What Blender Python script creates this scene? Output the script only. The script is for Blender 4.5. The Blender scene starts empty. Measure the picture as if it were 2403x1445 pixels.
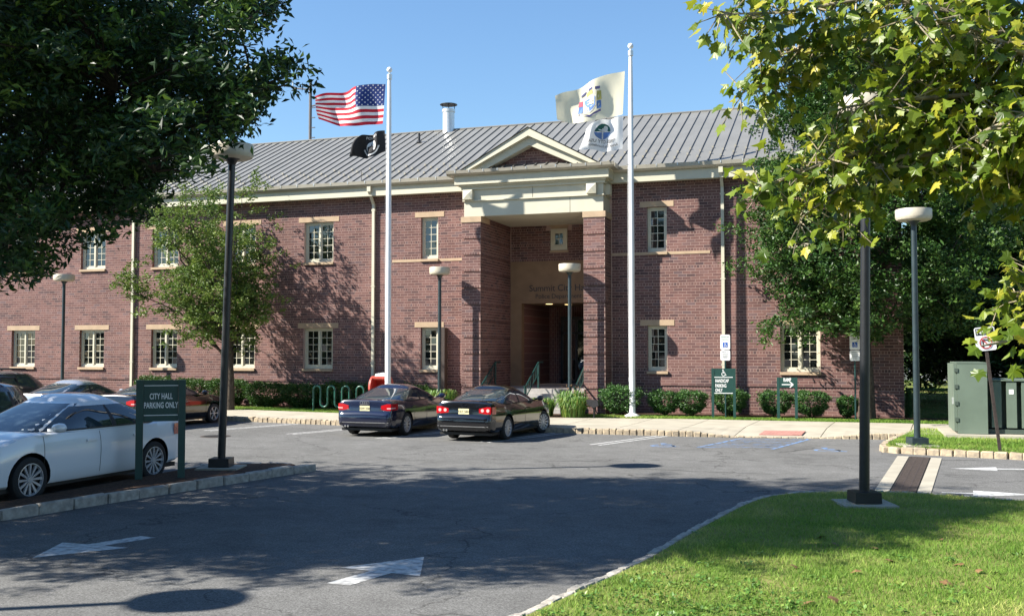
import bpy, bmesh, math, random
import numpy as np
from mathutils import Matrix, Vector
R = math.radians
random.seed(7); RNG = np.random.default_rng(7)
S = bpy.context.scene
COL = S.collection
# ------------------------------------------------------------------ camera
cd = bpy.data.cameras.new('camera'); cam = bpy.data.objects.new('camera', cd); COL.objects.link(cam)
cam.location = (0, 0, 2.45); cam.rotation_euler = (R(90 + 2.36), 0, R(18.396))
cd.sensor_fit = 'HORIZONTAL'; cd.sensor_width = 36; cd.lens = 36 * 2352.7 / 2403
cd.clip_start = .1; cd.clip_end = 3000
S.camera = cam
# ------------------------------------------------------------------ sky and sun
SUN_EL, SUN_AZ = 37.5, 60.0            # azimuth: degrees left of the facade's normal
world = bpy.data.worlds.new('World'); S.world = world; world.use_nodes = True
wn = world.node_tree.nodes; wl = world.node_tree.links
bgn = wn['Background']
sky = wn.new('ShaderNodeTexSky'); sky.sky_type = 'NISHITA'; sky.sun_disc = False
sky.sun_elevation = R(SUN_EL); sky.sun_rotation = R(180 + SUN_AZ)
sky.altitude = 100; sky.air_density = 1.4; sky.dust_density = .0; sky.ozone_density = 7.5
wl.new(sky.outputs[0], bgn.inputs[0]); bgn.inputs[1].default_value = .065
ld = bpy.data.lights.new('sun', 'SUN'); ld.energy = 4.9; ld.angle = R(.53); ld.color = (1, .95, .86)
sun = bpy.data.objects.new('sun', ld); COL.objects.link(sun)
sd = Vector((-math.sin(R(SUN_AZ)) * math.cos(R(SUN_EL)), -math.cos(R(SUN_AZ)) * math.cos(R(SUN_EL)), math.sin(R(SUN_EL))))
sun.rotation_euler = sd.to_track_quat('Z', 'Y').to_euler(); sun.location = (-20, -10, 30)
S.view_settings.view_transform = 'Standard'; S.view_settings.look = 'None'
S.view_settings.exposure = 1.56; S.view_settings.gamma = 1; S.view_settings.use_curve_mapping = False
S.cycles.max_bounces = 6; S.cycles.transparent_max_bounces = 6

# ------------------------------------------------------------------ materials
MATS = {}
def mat(name, col, rough=.6, metal=0, spec=.5, var=0, scale=5, col2=None, bump=0, bscale=60, coat=0, detail=4, ior=None, emit=None, estr=0, tint=False, trans=0, stretch=None, fac=(.35, .65)):
    if name in MATS: return MATS[name]
    m = bpy.data.materials.new(name); m.use_nodes = True; MATS[name] = m
    nt = m.node_tree; n = nt.nodes; l = nt.links; b = n['Principled BSDF']
    b.inputs['Base Color'].default_value = (*col, 1); b.inputs['Roughness'].default_value = rough
    b.inputs['Metallic'].default_value = metal; b.inputs['Specular IOR Level'].default_value = spec
    if coat: b.inputs['Coat Weight'].default_value = coat; b.inputs['Coat Roughness'].default_value = .04
    if ior: b.inputs['IOR'].default_value = ior
    if emit: b.inputs['Emission Color'].default_value = (*emit, 1); b.inputs['Emission Strength'].default_value = estr
    src = None
    geo = n.new('ShaderNodeNewGeometry'); vec = geo.outputs['Position']
    if stretch:
        mp = n.new('ShaderNodeMapping'); mp.inputs['Scale'].default_value = stretch; l.new(vec, mp.inputs['Vector']); vec = mp.outputs[0]
    if tint:
        at = n.new('ShaderNodeAttribute'); at.attribute_name = 'tint'
        rp = n.new('ShaderNodeValToRGB'); l.new(at.outputs['Fac'], rp.inputs[0])
        cols = [col] + list(col2)
        el = rp.color_ramp.elements
        while len(el) < len(cols): el.new(.5)
        for i, c in enumerate(cols): el[i].position = i / (len(cols) - 1); el[i].color = (*c, 1)
        src = rp.outputs[0]
    elif col2 or var:
        nz = n.new('ShaderNodeTexNoise'); nz.inputs['Scale'].default_value = scale; nz.inputs['Detail'].default_value = detail
        l.new(vec, nz.inputs['Vector'])
        c2 = col2 or tuple(max(0, c * (1 - var)) for c in col)
        rp = n.new('ShaderNodeValToRGB'); l.new(nz.outputs[0], rp.inputs[0])
        rp.color_ramp.elements[0].position = fac[0]; rp.color_ramp.elements[1].position = fac[1]
        rp.color_ramp.elements[0].color = (*c2, 1); rp.color_ramp.elements[1].color = (*col, 1)
        src = rp.outputs[0]
    if tint and var:
        nz = n.new('ShaderNodeTexNoise'); nz.inputs['Scale'].default_value = scale; nz.inputs['Detail'].default_value = detail
        l.new(vec, nz.inputs['Vector'])
        mr = n.new('ShaderNodeMapRange'); l.new(nz.outputs[0], mr.inputs[0]); mr.inputs[1].default_value = .3; mr.inputs[2].default_value = .7
        mr.inputs[3].default_value = 1 - var; mr.inputs[4].default_value = 1 + var * .5
        mx = n.new('ShaderNodeVectorMath'); mx.operation = 'SCALE'; l.new(src, mx.inputs[0]); l.new(mr.outputs[0], mx.inputs['Scale'])
        src = mx.outputs[0]
    if src: l.new(src, b.inputs['Base Color'])
    if bump:
        nb = n.new('ShaderNodeTexNoise'); nb.inputs['Scale'].default_value = bscale; nb.inputs['Detail'].default_value = 3
        l.new(vec, nb.inputs['Vector'])
        bp = n.new('ShaderNodeBump'); bp.inputs['Strength'].default_value = bump; bp.inputs['Distance'].default_value = .02
        l.new(nb.outputs[0], bp.inputs['Height']); l.new(bp.outputs[0], b.inputs['Normal'])
    if trans:
        tr = n.new('ShaderNodeBsdfTranslucent'); ms = n.new('ShaderNodeMixShader'); ms.inputs[0].default_value = trans
        if src: l.new(src, tr.inputs[0])
        else: tr.inputs[0].default_value = (*col, 1)
        l.new(b.outputs[0], ms.inputs[1]); l.new(tr.outputs[0], ms.inputs[2]); l.new(ms.outputs[0], n['Material Output'].inputs['Surface'])
    return m

def asphalt():
    m = bpy.data.materials.new('asphalt'); m.use_nodes = True; nt = m.node_tree; n = nt.nodes; l = nt.links; b = n['Principled BSDF']
    g = n.new('ShaderNodeNewGeometry'); pos = g.outputs['Position']
    def noise(s, d=4, r=.6):
        z = n.new('ShaderNodeTexNoise'); z.inputs['Scale'].default_value = s; z.inputs['Detail'].default_value = d; z.inputs['Roughness'].default_value = r; l.new(pos, z.inputs['Vector']); return z.outputs[0]
    def ramp(v, a, ca, bb, cb):
        r = n.new('ShaderNodeValToRGB'); l.new(v, r.inputs[0]); e = r.color_ramp.elements
        e[0].position = a; e[0].color = (ca, ca, ca, 1); e[1].position = bb; e[1].color = (cb, cb, cb, 1); return r.outputs[0]
    def mul(a, c):
        x = n.new('ShaderNodeMix'); x.data_type = 'RGBA'; x.blend_type = 'MULTIPLY'; x.inputs[0].default_value = 1; l.new(a, x.inputs[6]); l.new(c, x.inputs[7]); return x.outputs[2]
    big = ramp(noise(.22, 5), .3, .80, .7, 1.1)
    mid = ramp(noise(2.2, 5, .7), .3, .85, .7, 1.1)
    vor = n.new('ShaderNodeTexVoronoi'); vor.inputs['Scale'].default_value = 75; l.new(pos, vor.inputs['Vector'])
    sx = n.new('ShaderNodeSeparateColor'); l.new(vor.outputs['Color'], sx.inputs[0])
    agg = ramp(sx.outputs[0], .0, .68, .96, 1.22)
    blot = ramp(noise(.75, 6, .65), .30, .78, .46, 1.0)
    fine = ramp(noise(38, 3, .8), .3, .72, .7, 1.26)
    # cracks: thin bands of warped cells, masked to some areas
    wv = n.new('ShaderNodeTexNoise'); wv.inputs['Scale'].default_value = 1.3; wv.inputs['Detail'].default_value = 5; l.new(pos, wv.inputs['Vector'])
    ad = n.new('ShaderNodeVectorMath'); ad.operation = 'MULTIPLY_ADD'; l.new(wv.outputs[1], ad.inputs[0]); ad.inputs[1].default_value = (1.6, 1.6, 0); l.new(pos, ad.inputs[2])
    vc = n.new('ShaderNodeTexVoronoi'); vc.feature = 'DISTANCE_TO_EDGE'; vc.inputs['Scale'].default_value = .17; l.new(ad.outputs[0], vc.inputs['Vector'])
    ck = ramp(vc.outputs[0], .0006, .55, .0024, 1.0)
    base = n.new('ShaderNodeRGB'); base.outputs[0].default_value = (.150, .148, .143, 1)
    c = mul(mul(mul(mul(mul(mul(base.outputs[0], big), mid), agg), fine), ck), blot)
    l.new(c, b.inputs['Base Color']); b.inputs['Roughness'].default_value = .95; b.inputs['Specular IOR Level'].default_value = .04
    bp = n.new('ShaderNodeBump'); bp.inputs['Strength'].default_value = .5; bp.inputs['Distance'].default_value = .012; l.new(noise(90, 3), bp.inputs['Height']); l.new(bp.outputs[0], b.inputs['Normal'])
    MATS['asphalt'] = m; return m
def bricktex():
    m = bpy.data.materials.new('far_brick'); m.use_nodes = True; n = m.node_tree.nodes; l = m.node_tree.links; b = n['Principled BSDF']
    g = n.new('ShaderNodeNewGeometry'); mp = n.new('ShaderNodeMapping'); mp.inputs['Rotation'].default_value = (R(90), 0, R(90)); l.new(g.outputs['Position'], mp.inputs[0])
    t = n.new('ShaderNodeTexBrick'); t.inputs['Scale'].default_value = 1; t.inputs['Brick Width'].default_value = .305; t.inputs['Row Height'].default_value = .1016; t.inputs['Mortar Size'].default_value = .006
    t.inputs['Color1'].default_value = (.20, .085, .07, 1); t.inputs['Color2'].default_value = (.15, .08, .075, 1); t.inputs['Mortar'].default_value = (.42, .31, .26, 1)
    l.new(mp.outputs[0], t.inputs[0]); l.new(t.outputs[0], b.inputs['Base Color']); b.inputs['Roughness'].default_value = .9; MATS['far_brick'] = m
asphalt(); bricktex()
BR = ((.088, .054, .054), (.122, .066, .062), (.150, .079, .070), (.172, .093, .082), (.128, .084, .085))
mat('brick', BR[0], .9, spec=.2, col2=BR[1:], tint=True, var=.24, scale=.9, detail=9)
mat('mortar', (.41, .295, .25), .95, spec=.1, var=.15, scale=3)
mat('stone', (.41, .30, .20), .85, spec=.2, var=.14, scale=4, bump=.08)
mat('cream', (.48, .45, .345), .55, var=.07, scale=2.5)
mat('frame', (.52, .49, .375), .45, var=.05, scale=6)
mat('gutter', (.36, .33, .27), .35, metal=.3, var=.1, scale=3)
mat('roof', (.245, .238, .215), .42, metal=.35, var=.12, scale=1.2)
mat('roof_rib', (.225, .215, .195), .45, metal=.35, var=.1, scale=2)
mat('galv', (.62, .63, .62), .35, metal=.6, var=.12, scale=8)
mat('dark_metal', (.02, .02, .022), .45, var=.3, scale=12)
mat('pane', (.008, .010, .010), .03, spec=.5, ior=1.95)
mat('dark_inside', (.012, .011, .010), .8)
mat('concrete', (.37, .338, .27), .9, spec=.2, col2=(.30, .274, .22), scale=1.6, bump=.12, detail=8)
mat('step_stone', (.33, .31, .29), .9, spec=.2, var=.2, scale=5)
mat('granite', (.40, .32, .215), .9, spec=.2, col2=(.24, .20, .15), scale=9, bump=.5, bscale=22, detail=8)
mat('granite_grey', (.37, .345, .30), .9, spec=.2, col2=(.23, .21, .185), scale=9, bump=.5, bscale=22, detail=8)
mat('mulch', (.10, .062, .042), .95, spec=.1, col2=(.045, .028, .02), scale=26, bump=.8, bscale=40, detail=8)
mat('soil_grass', (.09, .145, .026), .95, spec=.1, col2=(.19, .18, .065), scale=1.1, bump=.4, bscale=30, detail=8)
mat('blade', (.07, .15, .018), .6, spec=.2, col2=((.14, .25, .034), (.25, .33, .065), (.46, .41, .16)), tint=True, trans=.3)
mat('paint_white', (.48, .48, .465), .75, spec=.3, col2=(.24, .24, .235), scale=11, detail=10, fac=(.36, .58))
mat('paint_blue', (.11, .23, .46), .8, spec=.3, col2=(.14, .155, .18), scale=7, detail=10, fac=(.40, .60))
mat('sealer', (.012, .012, .012), .7)
mat('patch', (.145, .142, .135), .9, spec=.25, col2=(.11, .108, .104), scale=22, bump=.3, bscale=90, detail=8)
mat('lamp_black', (.012, .013, .015), .38, var=.3, scale=9)
mat('lamp_green', (.02, .035, .04), .4, var=.3, scale=7)
mat('lamp_head', (.47, .42, .325), .45, var=.1, scale=12)
mat('sign_green', (.012, .055, .045), .45, var=.15, scale=8)
mat('sign_white', (.78, .78, .76), .5)
mat('sign_blue', (.02, .10, .42), .5)
mat('sign_black', (.012, .012, .012), .5)
mat('sign_red', (.42, .03, .03), .5)
mat('sign_legend', (.10, .28, .18), .5)
mat('pole_white', (.74, .74, .74), .35, var=.08, scale=2)
mat('rack_green', (.015, .085, .06), .35, var=.2, scale=9)
mat('rail_green', (.006, .036, .033), .4, var=.2, scale=9)
mat('box_red', (.42, .06, .04), .45, var=.15, scale=7)
mat('cabinet', (.115, .15, .115), .5, var=.13, scale=2.2)
mat('cabinet_dark', (.05, .07, .055), .6)
mat('rust', (.05, .035, .028), .8, var=.4, scale=15, bump=.3)
mat('tactile', (.36, .17, .14), .8, var=.2, scale=6)
mat('bark', (.085, .068, .052), .9, spec=.1, var=.45, scale=11, bump=.6, bscale=18)
mat('bark_dark', (.035, .028, .023), .9, spec=.1, var=.4, scale=11, bump=.5, bscale=18)
mat('bark_pale', (.34, .29, .20), .9, spec=.1, var=.5, scale=6, bump=.3)
mat('leaf_dark', (.008, .022, .006), .45, spec=.3, col2=((.014, .040, .009), (.032, .075, .013), (.12, .19, .028)), tint=True, trans=.22)
mat('leaf_mid', (.018, .05, .010), .45, spec=.35, col2=((.03, .08, .014), (.055, .115, .018), (.10, .16, .03)), tint=True, trans=.3)
mat('leaf_olive', (.05, .09, .016), .5, spec=.35, col2=((.085, .145, .022), (.135, .20, .034), (.20, .25, .05)), tint=True, trans=.3)
mat('leaf_shrub', (.018, .05, .012), .45, spec=.4, col2=((.035, .09, .02), (.06, .15, .03), (.12, .23, .04)), tint=True, trans=.22)
mat('leaf_lily', (.05, .11, .02), .45, spec=.4, col2=((.09, .19, .03), (.16, .28, .05), (.30, .26, .06)), tint=True, trans=.3)
mat('leaf_plane', (.055, .095, .010), .4, spec=.45, col2=((.105, .165, .012), (.19, .24, .018), (.32, .32, .03), (.40, .35, .04)), tint=True, trans=.42)
mat('leaf_brown', (.20, .11, .04), .7, var=.4, scale=20)
mat('tyre', (.012, .012, .012), .8)
mat('rim', (.42, .42, .43), .3, metal=.25, coat=.5)
mat('car_glass', (.02, .032, .042), .02, ior=2.0)
mat('car_black', (.004, .004, .005), .12, coat=1)
mat('car_navy', (.006, .009, .026), .16, coat=1)
mat('car_white', (.70, .72, .74), .25, coat=1)
mat('car_silver', (.42, .43, .44), .25, metal=.6, coat=1)
mat('car_suv', (.010, .016, .045), .2, coat=1)
mat('car_slate', (.03, .034, .045), .2, metal=.3, coat=1)
mat('trim_black', (.008, .008, .008), .5)
mat('tail_red', (.38, .006, .010), .12, coat=1)
mat('tail_clear', (.62, .40, .38), .12, coat=1)
mat('tail_amber', (.6, .16, .02), .2, coat=1)
mat('chrome', (.8, .8, .8), .1, metal=1)
mat('plate', (.62, .56, .32), .5)
mat('seat', (.30, .29, .26), .7)
mat('flag_red', (.50, .012, .03), .8, trans=.3); mat('flag_white', (.78, .77, .75), .8, trans=.3); mat('flag_blue', (.012, .035, .17), .8, trans=.3)
mat('flag_black', (.008, .008, .010), .8); mat('flag_buff', (.74, .69, .52), .8, trans=.3)
mat('flag_shield', (.10, .19, .42), .8); mat('flag_gold', (.42, .36, .10), .8); mat('flag_pink', (.55, .10, .14), .8); mat('flag_navy', (.05, .05, .14), .8); mat('flag_tree', (.01, .09, .075), .8); mat('flag_grey', (.55, .55, .55), .8)
mat('wood_pole', (.12, .11, .11), .8, var=.2, scale=6)
mat('lit_lamp', (.9, .7, .3), .5, emit=(1, .72, .3), estr=1.2)
mat('stone_shaded', (.25, .165, .10), .85, spec=.2, var=.12, scale=3, bump=.08)  # same stone, colour darkened to imitate the shade inside the entrance recess
mat('letter', (.035, .028, .025), .5)
mat('white_paper', (.75, .75, .74), .7)

# ------------------------------------------------------------------ mesh helpers
ORG = {}
def link(o, parent=None):
    COL.objects.link(o)
    if parent is not None: o.parent = parent
    return o
def tag(o, label=None, cat=None, group=None, kind=None):
    if label: o['label'] = label
    if cat: o['category'] = cat
    if group: o['group'] = group
    if kind: o['kind'] = kind
    return o
def thing(name, label, cat, loc=(0, 0, 0), rz=0, group=None, kind=None):
    o = bpy.data.objects.new(name, None); o.empty_display_size = .2; COL.objects.link(o)
    o.location = loc; o.rotation_euler = (0, 0, rz); ORG[o.name] = Vector(loc) if rz == 0 else None
    return tag(o, label, cat, group, kind)
def org(o):
    v = Vector((0, 0, 0))
    while o is not None:
        v = v + o.location; o = o.parent
    return v
class MB:
    def __init__(s): s.v = []; s.f = []; s.m = []
    def add(s, vs, fs, mi=0):
        k = len(s.v); s.v += [tuple(v) for v in vs]; s.f += [tuple(i + k for i in f) for f in fs]; s.m += [mi] * len(fs); return s
    def box(s, x0, x1, y0, y1, z0, z1, mi=0):
        return s.add([(x0, y0, z0), (x1, y0, z0), (x1, y1, z0), (x0, y1, z0), (x0, y0, z1), (x1, y0, z1), (x1, y1, z1), (x0, y1, z1)],
                     [(0, 3, 2, 1), (4, 5, 6, 7), (0, 1, 5, 4), (1, 2, 6, 5), (2, 3, 7, 6), (3, 0, 4, 7)], mi)
    def obox(s, c, hx, hy, z0, z1, rz=0, mi=0, taper=1):
        ca, sa = math.cos(rz), math.sin(rz); vs = []
        for z, t in ((z0, 1), (z1, taper)):
            for a, b in ((-1, -1), (1, -1), (1, 1), (-1, 1)):
                x, y = a * hx * t, b * hy * t; vs.append((c[0] + x * ca - y * sa, c[1] + x * sa + y * ca, z))
        return s.add(vs, [(0, 3, 2, 1), (4, 5, 6, 7), (0, 1, 5, 4), (1, 2, 6, 5), (2, 3, 7, 6), (3, 0, 4, 7)], mi)
    def tube(s, pts, rad, n=8, mi=0, cap=True):
        pts = [Vector(p) for p in pts]; k = len(pts)
        if not hasattr(rad, '__len__'): rad = [rad] * k
        rings = []; up = Vector((.13, .31, .94)).normalized(); prev = None
        for i, p in enumerate(pts):
            d = (pts[min(i + 1, k - 1)] - pts[max(i - 1, 0)]).normalized()
            if prev is None:
                a = d.cross(up if abs(d.dot(up)) < .95 else Vector((1, 0, 0))).normalized()
            else:
                a = (prev - d * prev.dot(d)).normalized()
            prev = a; b = d.cross(a)
            rings.append([p + (a * math.cos(t) + b * math.sin(t)) * rad[i] for t in (2 * math.pi * j / n for j in range(n))])
        vs = [v for r in rings for v in r]; fs = []
        for i in range(k - 1):
            for j in range(n):
                fs.append((i * n + j, i * n + (j + 1) % n, (i + 1) * n + (j + 1) % n, (i + 1) * n + j))
        if cap: fs.append(tuple(range(n - 1, -1, -1))); fs.append(tuple((k - 1) * n + j for j in range(n)))
        return s.add(vs, fs, mi)
    def lathe(s, c, prof, n=24, mi=0, axis='z', cap=True):
        vs = []; fs = []; k = len(prof)
        for r, z in prof:
            for j in range(n):
                t = 2 * math.pi * j / n
                if axis == 'z': vs.append((c[0] + r * math.cos(t), c[1] + r * math.sin(t), c[2] + z))
                else: vs.append((c[0] + z, c[1] + r * math.cos(t), c[2] + r * math.sin(t)))
        for i in range(k - 1):
            for j in range(n): fs.append((i * n + j, i * n + (j + 1) % n, (i + 1) * n + (j + 1) % n, (i + 1) * n + j))
        if cap and prof[0][0] > 1e-4: fs.append(tuple(range(n - 1, -1, -1)))
        if cap and prof[-1][0] > 1e-4: fs.append(tuple((k - 1) * n + j for j in range(n)))
        return s.add(vs, fs, mi)
    def prism(s, poly, z0, z1, mi=0):
        n = len(poly); vs = [(x, y, z0) for x, y in poly] + [(x, y, z1) for x, y in poly]
        return s.add(vs, [tuple(range(n - 1, -1, -1)), tuple(range(n, 2 * n))] + [(i, (i + 1) % n, n + (i + 1) % n, n + i) for i in range(n)], mi)
    def sheet(s, pts, mi=0): return s.add(pts, [tuple(range(len(pts)))], mi)
    def grid(s, P, mi=0, closed=False):      # P[i][j] points
        a, b = len(P), len(P[0]); vs = [p for r in P for p in r]
        return s.add(vs, [(i * b + j, i * b + (j + 1) % b, (i + 1) * b + (j + 1) % b, (i + 1) * b + j) for i in range(a - 1) for j in range(b if closed else b - 1)], mi)
    def xf(s, M):
        s.v = [tuple(M @ Vector(v)) for v in s.v]; return s
    def build(s, name, mats, parent=None, smooth=False, local=False, angle=40):
        me = bpy.data.meshes.new(name)
        o0 = Vector((0, 0, 0)) if (parent is None or local) else org(parent)
        me.from_pydata([(v[0] - o0.x, v[1] - o0.y, v[2] - o0.z) for v in s.v], [], s.f)
        if isinstance(mats, str): mats = [mats]
        for m in mats: me.materials.append(MATS[m])
        if len(mats) > 1: me.polygons.foreach_set('material_index', s.m)
        if smooth:
            me.polygons.foreach_set('use_smooth', [True] * len(s.f)); me.set_sharp_from_angle(angle=R(angle))
        me.update()
        return link(bpy.data.objects.new(name, me), parent)
def copy_tree(o, parent=None):
    c = o.copy(); COL.objects.link(c); c.parent = parent
    for ch in list(o.children): copy_tree(ch, c)
    return c
def np_mesh(name, V, Fc, mats, parent=None, tint=None, smooth=False, k=4, local=False, kind=None):
    """V (n,3), Fc (m,k) int arrays"""
    V = np.asarray(V, dtype=np.float32); Fc = np.asarray(Fc, dtype=np.int32)
    if parent is not None and not local:
        o0 = org(parent); V = V - np.array(o0, dtype=np.float32)
    me = bpy.data.meshes.new(name); m = len(Fc); k = Fc.shape[1]
    me.vertices.add(len(V)); me.vertices.foreach_set('co', V.ravel())
    me.loops.add(m * k); me.loops.foreach_set('vertex_index', Fc.ravel())
    me.polygons.add(m); me.polygons.foreach_set('loop_start', np.arange(0, m * k, k, dtype=np.int32))
    me.polygons.foreach_set('use_smooth', np.full(m, bool(smooth)))
    if tint is not None:
        a = me.attributes.new('tint', 'FLOAT', 'FACE'); a.data.foreach_set('value', np.asarray(tint, dtype=np.float32))
    me.update(calc_edges=True)
    if isinstance(mats, str): mats = [mats]
    for q in mats: me.materials.append(MATS[q])
    o = link(bpy.data.objects.new(name, me), parent)
    if kind: o['kind'] = kind
    return o
_txt = {}
def text2d(s, size=1, bold=0, align='CENTER', space=1.0, xs=1.0):
    """flat text -> (verts2d, faces)"""
    key = (s, bold, align, space)
    if key not in _txt:
        cu = bpy.data.curves.new('t', 'FONT'); cu.body = s; cu.size = 1; cu.align_x = align; cu.offset = bold; cu.resolution_u = 3; cu.space_character = space
        o = bpy.data.objects.new('t', cu); COL.objects.link(o)
        dg = bpy.context.evaluated_depsgraph_get(); me = bpy.data.meshes.new_from_object(o.evaluated_get(dg))
        _txt[key] = ([(v.co.x, v.co.y) for v in me.vertices], [tuple(p.vertices) for p in me.polygons])
        bpy.data.objects.remove(o); bpy.data.meshes.remove(me)
    v, f = _txt[key]
    return [(x * size * xs, y * size) for x, y in v], f
def put2d(mb, vf, o, u, w, nrm=(0, 0, 0), off=0, mi=0):
    v, f = vf; o, u, w, nrm = Vector(o), Vector(u), Vector(w), Vector(nrm)
    mb.add([o + u * x + w * y + nrm * off for x, y in v], f, mi)
def ring2d(r0, r1, n=24, a0=0, a1=360):
    v = []; f = []
    for i in range(n + 1):
        t = R(a0 + (a1 - a0) * i / n); v += [(r0 * math.cos(t), r0 * math.sin(t)), (r1 * math.cos(t), r1 * math.sin(t))]
    return v, [(2 * i, 2 * i + 1, 2 * i + 3, 2 * i + 2) for i in range(n)]
def strokes2d(segs, w):
    v = []; f = []
    for (x0, y0), (x1, y1) in segs:
        dx, dy = x1 - x0, y1 - y0; L = math.hypot(dx, dy) or 1; nx, ny = -dy / L * w / 2, dx / L * w / 2; k = len(v)
        v += [(x0 + nx, y0 + ny), (x0 - nx, y0 - ny), (x1 - nx, y1 - ny), (x1 + nx, y1 + ny)]; f.append((k, k + 1, k + 2, k + 3))
    return v, f
def merge2d(*vfs):
    v = []; f = []
    for a, b in vfs:
        k = len(v); v += a; f += [tuple(i + k for i in q) for q in b]
    return v, f
def wheelchair2d(s=1):
    a = ring2d(.22, .30, 20, 120, 400); a = ([(x, y - .12) for x, y in a[0]], a[1])
    h = ring2d(0, .085, 12); h = ([(x - .08, y + .50) for x, y in h[0]], h[1])
    b = strokes2d([((-.08, .42), (-.04, .06)), ((-.05, .06), (.20, .06)), ((.20, .08), (.32, -.28)), ((.30, -.28), (.42, -.25)), ((-.06, .25), (.16, .22))], .085)
    v, f = merge2d(a, h, b); return [(x * s, y * s) for x, y in v], f
# ================================================================== ground, pavements, kerbs
tag(MB().sheet([(-220, -150, 0), (220, -150, 0), (220, 300, 0), (-220, 300, 0)]).build('asphalt_ground', 'asphalt'), kind='structure')
def ppath(pts, step):
    """resample polyline"""
    out = []; pts = [Vector((p[0], p[1], 0)) for p in pts]
    L = [0]
    for a, b in zip(pts, pts[1:]): L.append(L[-1] + (b - a).length)
    d = 0
    while d < L[-1]:
        i = max(j for j in range(len(pts) - 1) if L[j] <= d + 1e-9); t = (d - L[i]) / max(1e-6, L[i + 1] - L[i])
        out.append((pts[i].lerp(pts[i + 1], t), (pts[i + 1] - pts[i]).normalized())); d += step
    return out
def smooth(pts, n=4):
    out = []; P = [Vector((p[0], p[1])) for p in pts]; P = [P[0] * 2 - P[1]] + P + [P[-1] * 2 - P[-2]]
    for i in range(1, len(P) - 2):
        for k in range(n):
            t = k / n; a, b, c, d = P[i - 1], P[i], P[i + 1], P[i + 2]
            out.append(tuple(.5 * ((2 * b) + (c - a) * t + (2 * a - 5 * b + 4 * c - d) * t * t + (3 * b - a - 3 * c + d) * t ** 3)))
    out.append(tuple(P[-2])); return out
_stone = {}
def stone_mesh(L, wd, h, m, var):
    key = (L, wd, h, m, var)
    if key in _stone: return _stone[key]
    rr = random.Random(hash((round(L * 100), round(wd * 100), var)) & 0xffff); bm = bmesh.new()
    bmesh.ops.create_cube(bm, size=1)
    bmesh.ops.scale(bm, vec=(L * .965, wd, h), verts=bm.verts)
    bmesh.ops.bevel(bm, geom=list(bm.edges), offset=.022, segments=1, affect='EDGES')
    for v in bm.verts: v.co += Vector((rr.uniform(-.010, .010), rr.uniform(-.012, .012), rr.uniform(-.010, .010)))
    me = bpy.data.meshes.new('kerb_stone'); bm.to_mesh(me); bm.free(); me.materials.append(MATS[m]); _stone[key] = me; return me
def kerb(name, label_kind, pts, step, wd, ztop, m='granite', depth=.25, zf=None, every=True):
    e = thing(name, None, None, (pts[0][0], pts[0][1], 0)); tag(e, kind='structure')
    for i, (p, d) in enumerate(ppath(pts, step)):
        zt = ztop if zf is None else zf(p + d * step / 2)
        me = stone_mesh(step, wd, depth, m, random.randrange(6))
        o = bpy.data.objects.new('kerb_stone', me); COL.objects.link(o); o.parent = e
        q = p + d * step / 2 + Vector((random.uniform(-.008, .008), random.uniform(-.01, .01), 0)) - e.location
        o.location = (q.x, q.y, zt - depth / 2 + random.uniform(-.012, .012)); o.rotation_euler = (random.uniform(-.02, .02), random.uniform(-.02, .02), math.atan2(d.y, d.x) + random.uniform(-.03, .03))
    return e
KF = smooth([(-30, 30.5), (-25, 30.15), (-20.1, 29.75), (-15.5, 29.15), (-11.5, 28.75), (-8.3, 28.55), (-4.9, 28.5), (-3.2, 28.62), (-1.2, 28.95), (1.5, 29.3), (8, 30.0)], 4)
def kfy(x): return float(np.interp(x, [p[0] for p in KF], [p[1] for p in KF]))
def swb(x): return float(np.interp(x, [-40, -22, -15.3, -9.4, -5.2, 3, 12], [34.2, 33.0, 32.0, 32.4, 33.2, 33.35, 33.5]))
def ramp_z(x):   # kerb drop for the access ramp
    if -3.1 < x < -.5: return .025
    if -4.2 < x <= -3.1: return .025 + (-3.1 - x) / 1.1 * .125
    if -.5 <= x < .6: return .025 + (x + .5) / 1.1 * .125
    return .15
kerb('kerb', '', KF[:-4], .20, .16, .15, zf=lambda p: ramp_z(p.x) + .005)
# sidewalk slabs (each its own piece)
sw = tag(thing('sidewalk', None, None, (-10, 30, 0)), kind='structure')
joints = [-32, -29, -26.2, -23.6, -21, -18.6, -16.2, -14, -12, -10.2, -8.3, -6.4, -4.6, -3.0, -.7, 1.6, 4, 8]
for a, b in zip(joints, joints[1:]):
    mb = MB(); n = 4; top = []; bot = []
    P = []
    for r in range(3):
        row = []
        for i in range(n + 1):
            x = a + .012 + (b - a - .024) * i / n
            yf, yb = kfy(x) + .10, swb(x); sh = (x - (-5)) * 0
            t = (0, .42, 1)[r]; y = yf + (yb - yf) * t
            z = ramp_z(x) if r == 0 else .15 + .02 * (r == 2)
            row.append((x + .35 * t, y, z))
        P.append(row)
    mb.grid(P)
    # slab edges
    for r in (0, 2): mb.add([p for p in P[r]] + [(p[0], p[1], p[2] - .16) for p in P[r]], [(i, i + 1, n + 2 + i, n + 1 + i) for i in range(n)])
    for i in (0, n): mb.add([P[r][i] for r in range(3)] + [(P[r][i][0], P[r][i][1], P[r][i][2] - .16) for r in range(3)], [(0, 1, 4, 3), (1, 2, 5, 4)])
    mb.build('slab', 'concrete', sw)
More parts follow.
